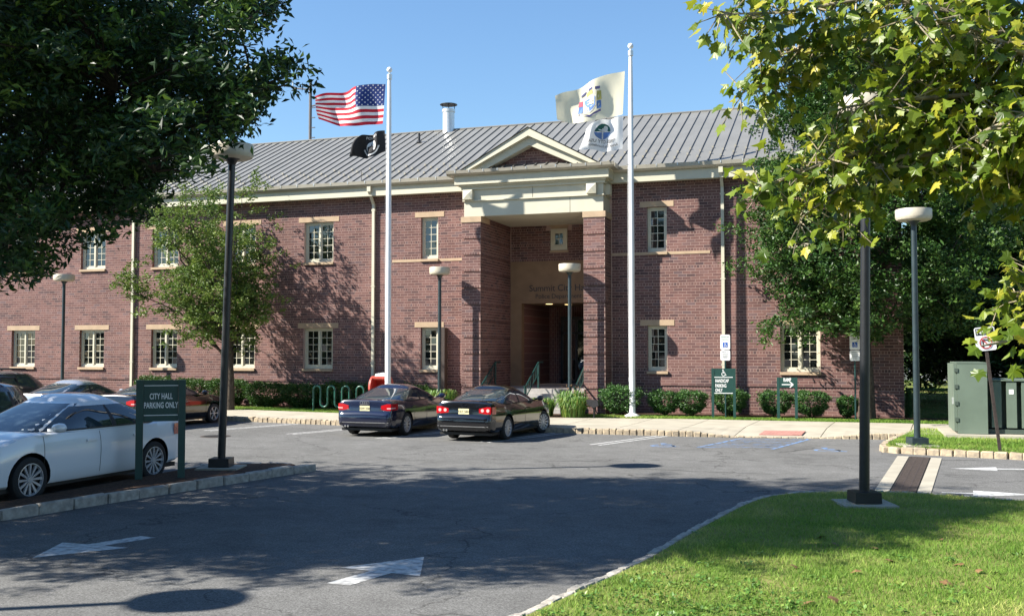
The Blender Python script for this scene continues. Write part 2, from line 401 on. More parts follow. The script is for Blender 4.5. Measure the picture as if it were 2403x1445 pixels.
# tactile pad on the ramp
tp = thing('tactile_pad', 'pinkish red tactile warning pad set into the kerb ramp', 'tactile pad', (-1.75, 29.3, .04))
mb = MB(); q0 = [(-2.35, 28.98 + .12), (-1.2, 29.12 + .12), (-1.12, 29.95), (-2.25, 29.85)]
zz = lambda y: .035 + (y - 28.9) * .072
mb.add([(x, y, zz(y) + .012) for x, y in q0] + [(x, y, zz(y) - .03) for x, y in q0], [(0, 1, 2, 3), (4, 5, 1, 0), (5, 6, 2, 1), (6, 7, 3, 2), (7, 4, 0, 3)])
mb.build('pad', 'tactile', tp)
mb = MB()
for i in range(12):
    for j in range(7):
        u, v = (i + .5) / 12, (j + .5) / 7
        x = (q0[0][0] * (1 - u) + q0[1][0] * u) * (1 - v) + (q0[3][0] * (1 - u) + q0[2][0] * u) * v
        y = (q0[0][1] * (1 - u) + q0[1][1] * u) * (1 - v) + (q0[3][1] * (1 - u) + q0[2][1] * u) * v
        mb.lathe((x, y, zz(y) + .010), [(.022, 0), (.014, .008)], 6)
o = mb.build('domes', 'tactile', tp); o['kind'] = 'stuff'
# verge and planting beds behind the sidewalk
def strip(name, m, xs, y0f, y1f, z0, z1, cuts=()):
    mb = MB(); P0 = [(x, y0f(x), z0) for x in xs]; P1 = [(x, y1f(x), z1) for x in xs]
    mb.grid([P0, P1]); return tag(mb.build(name, m), kind='structure')
xsL = list(np.linspace(-45, -13.4, 24)); xsR = list(np.linspace(-8.9, 9, 14))
strip('grass_verge', 'soil_grass', xsL, lambda x: swb(x) - .05, lambda x: 34.3, .155, .17)
strip('planting_bed', 'mulch', xsL, lambda x: 34.25, lambda x: 35.8, .166, .185)
strip('grass_verge', 'soil_grass', xsR, lambda x: swb(x) - .05, lambda x: 34.25, .155, .17)
strip('planting_bed', 'mulch', xsR, lambda x: 34.2, lambda x: 35.8, .166, .185)
strip('planting_bed', 'mulch', [-13.6, -12.45], lambda x: swb(x) - .02, lambda x: 34.8, .166, .18)
strip('planting_bed', 'mulch', [-9.9, -8.7], lambda x: swb(x) - .02, lambda x: 34.8, .170, .183)
strip('entrance_path', 'concrete', [-12.5, -9.85], lambda x: swb(x) - .02, lambda x: 34.4, .160, .160)
# side lawn right of the building
tag(MB().sheet([(1.9, 33.45, .162), (40, 33.6, .162), (40, 75, .3), (1.9, 75, .3)]).build('side_lawn', 'soil_grass'), kind='structure')
# right island with lawn
ISL = smooth([(1.75, 30.9), (1.2, 28.2), (.85, 26.2), (.98, 25.62), (1.6, 25.36), (3.7, 24.85), (7.5, 24.0), (14, 22.6)], 4)
kerb('kerb', '', ISL, .285, .17, .15)
tag(MB().prism([(p[0] + .05, p[1] + .05) for p in ISL] + [(14, 32), (1.9, 31.6)], 0, .145).build('island_lawn', 'soil_grass'), kind='structure')
# near lawn, bottom right
LK = smooth([(-3.9, 3.0), (-3.3, 6.2), (-2.72, 9.0), (-2.24, 11.27), (-1.86, 13.92), (-1.36, 16.5), (-.62, 17.5), (.74, 17.95), (2.61, 17.55), (6, 16.6), (12, 15.0)], 6)
kerb('kerb', '', LK, .24, .13, .085, m='granite_grey')
tag(MB().prism([(p[0] + .06, p[1] - .04) for p in LK] + [(14, -3), (-4.5, -3)], 0, .085).build('lawn', 'soil_grass'), kind='structure')
# left mulch island
IL = smooth([(-12.3, 6.5), (-11.95, 9.0), (-11.55, 11.46), (-11.05, 14.2), (-10.45, 17.2), (-10.38, 17.65), (-10.7, 17.95), (-11.6, 17.75), (-12.1, 17.3), (-12.15, 16.7)], 5)
kerb('kerb', '', IL, .62, .15, .155, m='granite_grey')
tag(MB().prism([(p[0] - .05, p[1]) for p in IL] + [(-12.15, 14.6), (-12.2, 11.5), (-12.9, 6.5)], 0, .14).build('mulch_island', 'mulch'), kind='structure')
# ------------------------------------------------------------------ markings on the asphalt
def marking(name, label, cat, polys, m, z=.004, group=None):
    mb = MB()
    for p in polys: mb.sheet([(x, y, z) for x, y in p])
    return tag(mb.build(name, m), label, cat, group)
marking('lane_arrow', 'white painted arrow on the near asphalt, pointing away from the camera', 'arrow', [[(-5.20, 9.47), (-4.92, 9.46), (-4.76, 10.12), (-5.02, 10.15)], [(-5.42, 10.19), (-4.40, 10.08), (-4.76, 11.02)]], 'paint_white')
marking('lane_arrow', 'white painted arrow in tree shade at far left, pointing towards the camera', 'arrow', [[(-8.82, 11.06), (-8.56, 11.04), (-8.82, 10.38), (-9.08, 10.38)], [(-9.47, 10.39), (-8.45, 10.37), (-9.11, 9.52)]], 'paint_white')
marking('lane_arrow', 'white arrow beside the drain pointing left, the farther of two', 'arrow', [[(2.02, 22.55), (2.88, 22.43), (2.94, 23.1)], [(2.90, 22.68), (4.4, 23.05), (4.42, 23.2), (2.92, 22.85)]], 'paint_white')
marking('lane_arrow', 'white arrow beside the drain pointing right, the nearer of two', 'arrow', [[(1.52, 18.66), (2.02, 18.73), (2.03, 18.86), (1.53, 18.76)], [(1.98, 18.37), (3.0, 18.95), (2.07, 19.18)]], 'paint_white')
def hair(x0, y0, x1, y1, n):
    d = Vector((x1 - x0, y1 - y0)).normalized(); p = Vector((-d.y, d.x)); w = .05; g = .13; out = []
    for s in (-1, 1):
        a = Vector((x0, y0)) + p * g * s; b = Vector((x1, y1)) + p * g * s
        out.append([tuple(a + p * w), tuple(a - p * w), tuple(b - p * w), tuple(b + p * w)])
    return out
stl = [(-6.15, 25.2, -4.95, 28.45, 'double white stall line right of the empty stall beside the black sedan'), (-9.1, 25.0, -8.0, 28.4, 'double white stall line under the shadow of the black sedan'), (-12.2, 25.1, -11.1, 28.6, 'double white stall line between the navy and black sedans'),
       (-15.3, 25.6, -14.2, 28.9, 'double white stall line left of the navy sedan'), (-18.3, 25.9, -17.2, 29.2, 'double white stall line right of the leftmost black sedan')]
for a in stl: marking('stall_line', a[4], 'stall line', hair(*a[:4], 2), 'paint_white', group='white stall lines along the kerb')
# blue access markings
bl = []
A, B_, C_, D_ = Vector((-3.55, 25.4)), Vector((-2.75, 28.35)), Vector((-.95, 28.75)), Vector((-1.75, 25.5))
def seg(a, b, w):
    d = (b - a).normalized(); p = Vector((-d.y, d.x)) * w / 2; return [tuple(a + p), tuple(a - p), tuple(b - p), tuple(b + p)]
bl += [seg(A, B_, .1), seg(D_, C_, .1)]
for i in range(6):
    t = i / 6; bl.append(seg(A.lerp(B_, t), D_.lerp(C_, min(1, t + .16)), .07))
marking('access_aisle', 'faded blue hatched access aisle in front of the kerb ramp', 'floor marking', bl, 'paint_blue')
for cx, cy, lab in ((-4.45, 25.65, 'faded blue wheelchair symbol in the stall left of the hatched aisle'), (-.45, 25.75, 'faded blue wheelchair symbol in the stall right of the hatched aisle')):
    v, f = wheelchair2d(1.25); mb = MB(); mb.add([(cx + x * .85, cy + y * .8, .004) for x, y in v], f); tag(mb.build('wheelchair_symbol', 'paint_blue'), lab, 'floor marking', 'blue wheelchair symbols')
# repair patches and tar line
def patchpoly(name, label, pts, z=.002): tag(MB().sheet([(x, y, z) for x, y in pts]).build(name, 'patch'), label, 'asphalt patch')
patchpoly('asphalt_patch', 'paler rectangular asphalt patch left of the grassy island', [(-1.3, 24.6), (.75, 24.75), (.8, 26.6), (-.55, 26.9)])
patchpoly('asphalt_patch', 'pale worn concrete patch by the tip of the mulch island', [(-12.1, 18.3), (-10.2, 18.35), (-8.1, 17.8), (-9.6, 17.5), (-10.3, 18.0), (-12.1, 17.85)])
def wob(a, b, w, n=16, amp=.05):
    a, b = Vector(a), Vector(b); d = (b - a).normalized(); p = Vector((-d.y, d.x)); L = []; Rr = []
    for i in range(n + 1):
        q = a.lerp(b, i / n) + p * random.uniform(-amp, amp); ww = w * random.uniform(.4, 1.3); L.append((q.x + p.x * ww, q.y + p.y * ww, .0035)); Rr.append((q.x - p.x * ww, q.y - p.y * ww, .0035))
    return [L, Rr]
mb = MB()
for a, b, w in (((-1.55, 24.75), (-.55, 26.4), .018), ((1.55, 24.1), (1.08, 21.0), .028), ((1.08, 21.0), (1.2, 19.2), .018), ((1.2, 19.2), (.98, 17.95), .02), ((2.0, 24.2), (2.9, 24.45), .02), ((.1, 20.2), (.95, 20.8), .012), ((-.6, 19.0), (.6, 19.6), .010), ((-10, 20.6), (-1.2, 20.4), .010), ((-7.2, 18.3), (-3.6, 18.55), .012)):
    mb.grid(wob(a, b, w))
tag(mb.build('tar_crack', 'sealer'), 'dark cracks running through the asphalt by the trench drain', 'crack', kind='stuff')
# trench drain
td = thing('trench_drain', 'long trench drain with rusty grate between two concrete strips', 'drain', (1.1, 21, 0))
def lerp4(t, s):    # s: 0 left edge .. 1 right edge, t along
    a = Vector((.38, 18.0)).lerp(Vector((1.10, 24.75)), t); b = Vector((1.26, 17.8)).lerp(Vector((2.02, 24.55)), t); return a.lerp(b, s)
for s0, s1 in ((0, .26), (.76, 1)):
    mb = MB(); mb.prism([tuple(lerp4(0, s0)), tuple(lerp4(0, s1)), tuple(lerp4(1, s1)), tuple(lerp4(1, s0))], -.05, .012); mb.build('concrete_edge', 'concrete', td)
MB().prism([tuple(lerp4(0, .26)), tuple(lerp4(0, .76)), tuple(lerp4(1, .76)), tuple(lerp4(1, .26))], -.05, .003).build('channel', 'dark_inside', td)
gm = MB()
for i in range(110):
    t = (i + .3) / 110; t2 = t + .0062; gm.prism([tuple(lerp4(t, .30)), tuple(lerp4(t, .72)), tuple(lerp4(t2, .72)), tuple(lerp4(t2, .30))], .003, .014)
for s in (.29, .43, .58, .71): gm.prism([tuple(lerp4(0, s)), tuple(lerp4(0, s + .025)), tuple(lerp4(1, s + .025)), tuple(lerp4(1, s))], .003, .016)
gm.build('grate', 'rust', td)
# round manhole far left
mh = thing('manhole_cover', 'dark iron manhole cover in the asphalt behind the tall lamp', 'manhole', (-16.9, 24.3, 0))
MB().lathe((-16.9, 24.3, 0), [(.42, .002), (.42, .008), (.36, .010), (0, .010)], 24).build('frame', 'rust', mh)
MB().lathe((-16.9, 24.3, 0), [(.33, .010), (.33, .014), (0, .014)], 24).build('lid', 'dark_metal', mh)
# ================================================================== city hall
YW, YP, YB = 35.7, 34.67, 38.19
XR, XLEFT = 1.82, -44.0
CH, Z0 = .1016, .15
bld = thing('city_hall', 'two storey red brick civic building with standing seam roof and pillared porch', 'building', (-14, 40, 0))
zr = lambda k: Z0 + k * CH
LO = (zr(15), zr(31)); UP = (zr(57), zr(73))
DBL = [-38.69, -34.93, -31.18, -27.42, -23.65, -20.07, -1.48]; SGL = [-15.24, -6.39]
openings = []      # x0,x1,z0,z1
for c in DBL:
    for z in (LO, UP): openings.append((c - .66, c + .66, *z))
for c in SGL:
    for z in (LO, UP): openings.append((c - .36, c + .36, *z))
stones = []        # x0,x1,z0,z1 stone pieces in the wall plane
for x0, x1, z0, z1 in openings:
    stones.append(('lintel', x0 - .25, x1 + .25, z1, z1 + 2 * CH)); stones.append(('sill', x0, x1, z0 - CH, z0))
stones += [('belt_course', -16.82, -15.6, zr(56), zr(57)), ('belt_course', -14.88, -13.5, zr(56), zr(57)), ('belt_course', -8.06, -6.75, zr(56), zr(57)), ('belt_course', -6.03, -4.5, zr(56), zr(57))]
porch = (-12.76, -8.84, 0, 7.5)
WTOP = 8.46
def dy(z): return .035 if z < zr(10) - .01 else 0
# --- mortar wall (front), cells minus openings
xs = sorted({XLEFT, XR, -12.76, -8.84} | {o[0] for o in openings} | {o[1] for o in openings}); zs = sorted({.05, zr(10), WTOP, 7.5} | {o[2] for o in openings} | {o[3] for o in openings})
mb = MB()
for xa, xb in zip(xs, xs[1:]):
    for za, zb in zip(zs, zs[1:]):
        cx, cz = (xa + xb) / 2, (za + zb) / 2
        if any(o[0] < cx < o[1] and o[2] < cz < o[3] for o in openings + [porch]): continue
        y = YW + .0012 + dy(cz); mb.sheet([(xa, y, za), (xb, y, za), (xb, y, zb), (xa, y, zb)])
mb.sheet([(XLEFT, YW + .008, zr(10)), (XR, YW + .008, zr(10)), (XR, YW + .05, zr(10)), (XLEFT, YW + .05, zr(10))])
wall = mb.build('wall', 'mortar', bld)
# side and back walls
mb = MB(); mb.box(XR - .4, XR - .003, YW + .06, 49.5, .05, WTOP); mb.build('side_wall', 'far_brick', bld)
mb = MB(); mb.box(XLEFT, XR - .4, 49.1, 49.5, .05, WTOP); mb.box(XLEFT, XLEFT + .4, YW + .05, 49.1, .05, WTOP); mb.build('back_wall', 'far_brick', bld)
# --- bricks
BRK = []    # (ox,oy,oz, ux,uy, width, height, proud, tint, kind)
def field(o, u, nrm, u0, u1, k0, k1, skip=(), kind='wall', joint6=False, shift=0.0):
    """brick courses on a plane: o origin (x,y), u unit dir, nrm outward"""
    for k in range(k0, k1):
        za = zr(k); zc = za + CH / 2
        head = (k % 6 == 3); pitch = CH if head else .3048
        off = shift + (0 if (k % 2 or head) else .1524)
        ivs = [(u0, u1)]
        for s in skip:
            if s[2] - .02 < zc < s[3] + .02:
                nv = []
                for a, b in ivs:
                    if s[1] <= a or s[0] >= b: nv.append((a, b)); continue
                    if s[0] > a: nv.append((a, s[0]))
                    if s[1] < b: nv.append((s[1], b))
                ivs = nv
        d = dy(zc) if kind == 'wall' else 0
        for a, b in ivs:
            i = math.floor((a - off) / pitch)
            x = off + i * pitch
            while x < b - .02:
                xa, xb = max(a, x), min(b, x + pitch)
                if xb - xa > .03: BRK.append((o[0] - nrm[0] * d, o[1] - nrm[1] * d, u[0], u[1], nrm[0], nrm[1], xa + .0055, xb - .0055, za + .0055, za + CH - .0055 - (.028 if (joint6 and k % 6 == 2) else 0), kind, k))
                x += pitch
skips = [(a, b, c, d) for a, b, c, d in openings] + [(a, b, c, d) for _, a, b, c, d in stones] + [(-13.52, -8.04, 0, 20)]
field((0, YW), (1, 0), (0, -1), XLEFT, XR, 0, 82, skips)
# porch surfaces (pillar front, inner left flank, right flank, back wall)
field((0, YP), (1, 0), (0, -1), -13.5, -12.76, 0, 69, kind='pierL', joint6=True, shift=-13.5)
field((0, YP), (1, 0), (0, -1), -8.84, -8.06, 0, 69, kind='pierR', joint6=True, shift=-8.84)
field((-12.76, 0), (0, 1), (1, 0), YP + .01, YB - .02, 0, 71, kind='flank')
field((-8.06, 0), (0, 1), (1, 0), YP + .01, YW - .02, 0, 69, kind='flank')
field((0, YB), (1, 0), (0, -1), -12.74, -8.86, 57, 73, kind='back', skip=[(-11.06, -10.38, 6.36, 7.24), (-11.25, -10.22, 7.22, 7.45)])
field((0, 35.0), (1, 0), (0, -1), -12.3, -9.4, 88, 99, kind='gable')
BRK = [b for b in BRK if not (b[10] == 'gable' and ((b[9] - 9.02) / .55 + abs((b[6] + b[7]) / 2 + 10.85) > 2.1))]
print('bricks', len(BRK))
def brick_arrays(bs):
    n = len(bs); A = np.array([b[:10] for b in bs], dtype=np.float64)
    ox, oy, ux, uy, nx, ny, a, b, z0, z1 = A.T
    pr = .0004 + RNG.uniform(-.0005, .0006, n); bk = -.02
    V = np.zeros((n, 8, 3))
    for i, (s, zz_, dep) in enumerate(((a, z0, bk), (b, z0, bk), (b, z1, bk), (a, z1, bk), (a, z0, 1), (b, z0, 1), (b, z1, 1), (a, z1, 1))):
        d = pr if dep == 1 else np.full(n, bk)
        V[:, i, 0] = ox + ux * s + nx * d; V[:, i, 1] = oy + uy * s + ny * d; V[:, i, 2] = zz_
    fs = np.array([(4, 5, 6, 7), (0, 1, 5, 4), (1, 2, 6, 5), (2, 3, 7, 6), (3, 0, 4, 7)])
    F = (np.arange(n) * 8)[:, None, None] + fs[None]
    return V.reshape(-1, 3), F.reshape(-1, 4)
# the 300 that show largest: right pier, then the sunlit wall by the signs
cand = [b for b in BRK if b[10] == 'pierR' and 1.1 < b[8] < 7.2 and b[11] % 6 != 3] + [b for b in BRK if b[10] == 'pierR' and b[11] % 6 == 3 and 1.1 < b[8] < 7.2]
cand = cand[:200]
near = [b for b in BRK if b[10] == 'wall' and b[11] % 6 != 3 and 1.2 < b[8] < 4.4 and -5.7 < b[6] < -2.4 and b[7] - b[6] > .2]
near.sort(key=lambda b: -b[6]); ind = cand + near[:300 - len(cand)]
ids = {id(b) for b in ind}; rest = [b for b in BRK if id(b) not in ids]
V, F = brick_arrays(rest)
tn = np.repeat(np.clip(RNG.normal(.48, .27, len(rest)), 0, 1), 5)
np_mesh('bricks', V, F, 'brick', bld, tint=tn, kind='stuff')
_bm = {}
for b in ind:
    w, h = round(b[7] - b[6], 3), round(b[9] - b[8], 3); t = random.randrange(7); key = (w, h, t)
    if key not in _bm:
        V = [(-w / 2, .02, -h / 2), (w / 2, .02, -h / 2), (w / 2, .02, h / 2), (-w / 2, .02, h / 2), (-w / 2, -.0008, -h / 2), (w / 2, -.0008, -h / 2), (w / 2, -.0008, h / 2), (-w / 2, -.0008, h / 2)]
        o = np_mesh('brick', V, [(4, 5, 6, 7), (0, 1, 5, 4), (1, 2, 6, 5), (2, 3, 7, 6), (3, 0, 4, 7)], 'brick', wall, tint=[(.05, .2, .35, .45, .6, .75, .95)[t]] * 5, local=True); _bm[key] = o.data
    else:
        o = link(bpy.data.objects.new('brick', _bm[key]), wall)
    o.location = Vector(((b[6] + b[7]) / 2, b[1], (b[8] + b[9]) / 2)) - org(wall)
# --- stone pieces
for nm, x0, x1, z0, z1 in stones:
    if nm == 'sill': MB().box(x0 - .02, x1 + .02, YW - .075, YW + .1, z0 + .004, z1 - .004).build('sill', 'stone', bld)
    else: MB().box(x0, x1, YW - .014, YW + .05, z0, z1).build(nm, 'stone', bld)
# --- windows (one window each, panes as sub-parts)
def window(cx, w, z0, z1, y, cols, sashes, rows, fr=.075, depth=.10, fmat='frame'):
    mb = MB(); x0, x1 = cx - w / 2 + .004, cx + w / 2 - .004; z0 += .004; z1 -= .004
    yf, yb = y, y + depth
    mb.box(x0, x0 + fr, yf, yb, z0, z1); mb.box(x1 - fr, x1, yf, yb, z0, z1); mb.box(x0 + fr, x1 - fr, yf, yb, z1 - fr, z1); mb.box(x0 + fr, x1 - fr, yf, yb, z0, z0 + fr * 1.3)
    panes = []
    mul = .07
    sw_ = (x1 - x0 - 2 * fr - (sashes - 1) * mul) / sashes
    for s in range(sashes):
        sx = x0 + fr + s * (sw_ + mul); sf = .048
        if s: mb.box(sx - mul, sx, yf - .012, yb, z0 + fr * 1.3, z1 - fr)
        ax, bx, az, bz = sx, sx + sw_, z0 + fr * 1.3, z1 - fr
        ys = yf + .035
        mb.box(ax, ax + sf, ys, yb, az, bz); mb.box(bx - sf, bx, ys, yb, az, bz); mb.box(ax + sf, bx - sf, ys, yb, bz - sf, bz); mb.box(ax + sf, bx - sf, ys, yb, az, az + sf * 1.2)
        gx0, gx1, gz0, gz1 = ax + sf, bx - sf, az + sf * 1.2, bz - sf; mt = .020
        pw = (gx1 - gx0 - (cols - 1) * mt) / cols; ph = (gz1 - gz0 - (rows - 1) * mt) / rows
        for c in range(1, cols): mb.box(gx0 + c * pw + (c - 1) * mt, gx0 + c * (pw + mt), ys + .006, yb - .01, gz0, gz1)
        for r in range(1, rows): mb.box(gx0, gx1, ys + .003, yb - .012, gz0 + r * ph + (r - 1) * mt, gz0 + r * (ph + mt))
        for c in range(cols):
            for r in range(rows): panes.append((gx0 + c * (pw + mt) + pw / 2, gz0 + r * (ph + mt) + ph / 2, pw, ph))
    win = mb.build('window', fmat, bld)
    if y > YW and y < YB - 1:
        a, b = YW + .005, YW + .30; q0, q1, r0, r1 = cx - w / 2, cx + w / 2, z0 - .004, z1 + .004
        MB().add([(q0, a, r0), (q1, a, r0), (q1, a, r1), (q0, a, r1), (q0, b, r0), (q1, b, r0), (q1, b, r1), (q0, b, r1)], [(0, 4, 7, 3), (1, 2, 6, 5), (3, 7, 6, 2), (0, 1, 5, 4)]).build('reveal', 'far_brick', win)
    return win, panes, ys + .02
_pn = {}
def add_panes(win, panes, y, k=1.0):
    for px, pz, pw, ph in panes:
        key = (round(pw, 3), round(ph, 3))
        if key not in _pn:
            me = bpy.data.meshes.new('pane'); a, b = pw / 2 + .004, ph / 2 + .004
            me.from_pydata([(-a, 0, -b), (a, 0, -b), (a, 0, b), (-a, 0, b), (-a, .008, -b), (a, .008, -b), (a, .008, b), (-a, .008, b)], [], [(0, 1, 2, 3), (7, 6, 5, 4), (0, 4, 5, 1), (1, 5, 6, 2), (2, 6, 7, 3), (3, 7, 4, 0)])
            me.materials.append(MATS['pane']); _pn[key] = me
        o = link(bpy.data.objects.new('pane', _pn[key]), win); o.location = Vector((px, y, pz)) - org(win)
        o.rotation_euler = (random.gauss(0, .012), 0, random.gauss(0, .012))
for c in DBL:
    for z in (LO, UP): add_panes(*window(c, 1.32, *z, YW + .13, 2, 2, 5))
for c in SGL:
    for z in (LO, UP): add_panes(*window(c, .72, *z, YW + .13, 2, 1, 5))
# --- eaves: soffit, fascia, gutter on both sides of the porch
for xa, xb in ((XLEFT - .3, -13.45), (-8.1, XR + .55)):
    MB().box(xa, xb, YW - .40, YW + .3, WTOP, WTOP + .06).build('soffit', 'cream', bld)
    MB().box(xa, xb, YW - .42, YW - .38, WTOP - .02, 8.90).build('fascia', 'cream', bld)
    mb = MB(); prof = [(-.42, 8.80), (-.52, 8.80), (-.585, 8.88), (-.60, 9.01), (-.57, 9.01), (-.555, 8.89), (-.51, 8.83), (-.42, 8.83)]
    mb.add([(xa, YW + y, z) for y, z in prof] + [(xb, YW + y, z) for y, z in prof], [(i, (i + 1) % 8, 8 + (i + 1) % 8, 8 + i) for i in range(8)] + [tuple(range(7, -1, -1)), tuple(range(8, 16))])
    mb.build('gutter', 'gutter', bld)
    mb = MB(); x = xa + .3
    while x < xb - .1: mb.box(x, x + .025, YW - .606, YW - .40, 8.99, 9.018); mb.box(x, x + .025, YW - .608, YW - .598, 8.93, 9.0); x += .75
    mb.build('gutter_straps', 'galv', bld)
MB().box(XR + .51, XR + .55, YW - .38, 49.5, WTOP - .02, 9.0).build('fascia', 'cream', bld)
MB().box(XR - .3, XR + .51, YW + .3, 49.5, WTOP + .002, WTOP + .06).build('soffit', 'cream', bld)
# --- main roof: panel by panel
SL, YE, ZE, YR = .48, YW - .55, 8.99, 42.4
ZR = ZE + SL * (YR - YE); XE, XRE = XR + .6, -3.8
roofp = MB().add([(XLEFT - .3, YE + .02, ZE - .03), (XE, YE + .02, ZE - .03), (XRE, YR, ZR - .03), (XLEFT - .3, YR, ZR - .03), (XE, 2 * YR - YE, ZE - .03), (XLEFT - .3, 2 * YR - YE, ZE - .03)], [(0, 1, 2, 3), (1, 4, 2), (3, 2, 4, 5)]).build('roof', 'roof_rib', bld)
def ytop(x): return YR if x <= XRE else YE + (YR - YE) * (XE - x) / (XE - XRE)
nx_, ny_, nz_ = 0, -SL / math.hypot(1, SL), 1 / math.hypot(1, SL)
x = XE - .02; PW = .4064; guards = MB(); i = 0
while x > XLEFT - .2:
    xa, xb = x - PW, x; ya, yb = ytop(xa), ytop(xb); zf = lambda y: ZE + SL * (y - YE)
    mb = MB(); dz = random.uniform(-.004, .004)
    mb.add([(xa + .012, YE, ZE + dz), (xb - .012, YE, ZE + dz), (xb - .012, yb, zf(yb) + dz), (xa + .012, ya, zf(ya) + dz)], [(0, 1, 2, 3)])
    h = .045; r0, r1 = xa - .012, xa + .016
    mb.add([(r0, YE, ZE - .01), (r1, YE, ZE - .01), (r1, YE, ZE + h), (r0, YE, ZE + h), (r0, ya, zf(ya) - .01), (r1, ya, zf(ya) - .01), (r1, ya, zf(ya) + h), (r0, ya, zf(ya) + h)], [(0, 1, 2, 3), (1, 5, 6, 2), (2, 6, 7, 3), (3, 7, 4, 0), (4, 7, 6, 5)], 1)
    mb.build('roof_panel', ['roof', 'roof_rib'], roofp)
    if xa < XE - 1.2:
        for dd in (.55, 1.25) if i % 2 else (.9, 1.6):
            y = YE + dd
            if y < ya - .1: guards.obox((xa, y), .035, .03, zf(y) + .03, zf(y) + .10)
    x -= PW; i += 1
o = guards.build('snow_guards', 'gutter', bld); o['kind'] = 'stuff'
mb = MB(); mb.tube([(XLEFT - .3, YR, ZR + .02), (XRE, YR, ZR + .02)], .05, 6); mb.tube([(XRE, YR, ZR + .02), (XE, YE, ZE + .03)], .045, 6); mb.build('ridge_cap', 'roof_rib', bld)
# roof vents
for vx, vy in ((-17.85, 40.6), (-19.75, 40.6)):
    zb = ZE + SL * (vy - YE); v = MB().tube([(vx, vy, zb - .1), (vx, vy, zb + .42)], .055, 10); v.lathe((vx, vy, zb), [(.16, -.02), (.07, .10), (.055, .10)], 10); v.build('vent_pipe', 'dark_metal', bld)
v = MB().lathe((-17.15, 42.35, 12.3), [(.32, -.3), (.27, .1), (.27, .98), (.30, 1.0), (.30, 1.13), (.22, 1.13), (.22, 1.0)], 20); fl = v.build('flue', 'galv', bld, smooth=True)
v = MB().lathe((-17.15, 42.35, 12.3), [(.40, 1.34), (.40, 1.36), (.12, 1.43), (0, 1.45)], 20)
for k in range(4):
    t = k * 1.57 + .4; v.tube([(-17.15 + .25 * math.cos(t), 42.35 + .25 * math.sin(t), 13.4), (-17.15 + .28 * math.cos(t), 42.35 + .28 * math.sin(t), 13.65)], .018, 5)
v.build('rain_cap', 'dark_metal', fl)
# downspouts
for dx, zc in ((-17.6, .3), (-4.05, .3), (-29.0, .3)):
    mb = MB(); r = .055
    mb.box(dx - r - .02, dx + r + .02, YW - .53, YW - .43, 8.60, 8.84)
    mb.box(dx - r, dx + r, YW - .12, YW - .02, .25, 8.16)
    P = [(YW - .53, 8.62), (YW - .12, 8.15), (YW - .02, 8.15), (YW - .43, 8.62)]
    mb.add([(dx - r + .002, y, z) for y, z in P] + [(dx + r - .002, y, z) for y, z in P], [(0, 1, 2, 3), (7, 6, 5, 4), (0, 4, 5, 1), (1, 5, 6, 2), (2, 6, 7, 3), (3, 7, 4, 0)])
    for zz_ in (7.9, 4.9, 1.9): mb.box(dx - r - .03, dx + r + .03, YW - .125, YW - .008, zz_, zz_ + .04)
    mb.build('downspout', 'cream', bld)
mb = MB().tube([(-17.9, YW - .56, 8.9), (-17.9, YW - .56, 9.45), (-17.84, YW - .56, 9.5), (-17.78, YW - .56, 9.45)], .012, 5); mb.build('gutter_spike', 'dark_metal', bld)
MB().box(-14.62, -14.48, YW - .30, YW - .002, .25, 3.28).build('wall_duct', 'rust', bld)
# --- porch
def pier(x0, x1, y1, nm):
    mb = MB(); mb.box(x0 + .05, x1 - .05, YP + .09, y1, .05, 7.368)
    k = 0
    zb = [.05] + [zr(j) for j in range(3, 70, 6)] + [7.16]
    for a, b in zip(zb, zb[1:]): mb.box(x0 + .001, x1 - .001, YP + .001, y1 + .001 * (k % 2), a + .006, b - .036); k += 1
    mb.build(nm, 'mortar', bld)
pier(-13.5, -12.76, YB + .3, 'porch_pier'); pier(-8.84, -8.06, YB + .3, 'porch_pier')
for x0, x1, ye in ((-13.53, -12.73, YP + .95), (-8.87, -8.03, YW - .01)):
    MB().box(x0, x1, YP - .03, ye, 7.155, 7.365).build('pier_cap', 'stone', bld)
en = MB(); en.box(-13.42, -8.12, YP + .03, YW + .6, 7.37, 7.93); en.build('architrave', 'cream', bld)
MB().box(-13.46, -8.08, YP - .045, YW + .5, 7.932, 7.968).build('ledge', 'cream', bld)
fz = MB(); fz.box(-13.43, -8.11, YP + .012, YW + .5, 7.97, 8.36); frz = fz.build('frieze', 'cream', bld)
mb = MB()
for x_, a, b in ((-10.75, 7.97, 8.36), (-9.35, 7.37, 7.93)): mb.box(x_, x_ + .012, YP + .006 if a > 7.5 else YP + .026, YP + .04, a, b)
mb.build('panel_joints', 'trim_black', bld)
def block(c, ax, w, dpt, z0, z1):
    mb = MB(); h = w / 2; zc = (z0 + z1) / 2
    if ax == 'y':
        x, y = c; A = [(x - h, y, z0), (x + h, y, z0), (x + h, y, z1), (x - h, y, z1)]; B2 = [(p[0], y - dpt, p[2]) for p in A]; ap = (x, y - dpt - .05, zc)
    else:
        x, y = c; A = [(x, y + h, z0), (x, y - h, z0), (x, y - h, z1), (x, y + h, z1)]; A = [(x, y - h, z0), (x, y + h, z0), (x, y + h, z1), (x, y - h, z1)]; B2 = [(x + dpt, p[1], p[2]) for p in A]; ap = (x + dpt + .05, y, zc)
    mb.add(A + B2 + [ap], [(0, 4, 5, 1), (1, 5, 6, 2), (2, 6, 7, 3), (3, 7, 4, 0), (4, 8, 5), (5, 8, 6), (6, 8, 7), (7, 8, 4)]); mb.build('cornice_block', 'cream', bld)
block((-13.22, YP + .012), 'y', .38, .17, 7.985, 8.345); block((-8.52, YP + .012), 'y', .36, .17, 7.985, 8.345); block((-8.11, 35.15), 'x', .36, .16, 7.985, 8.345); 
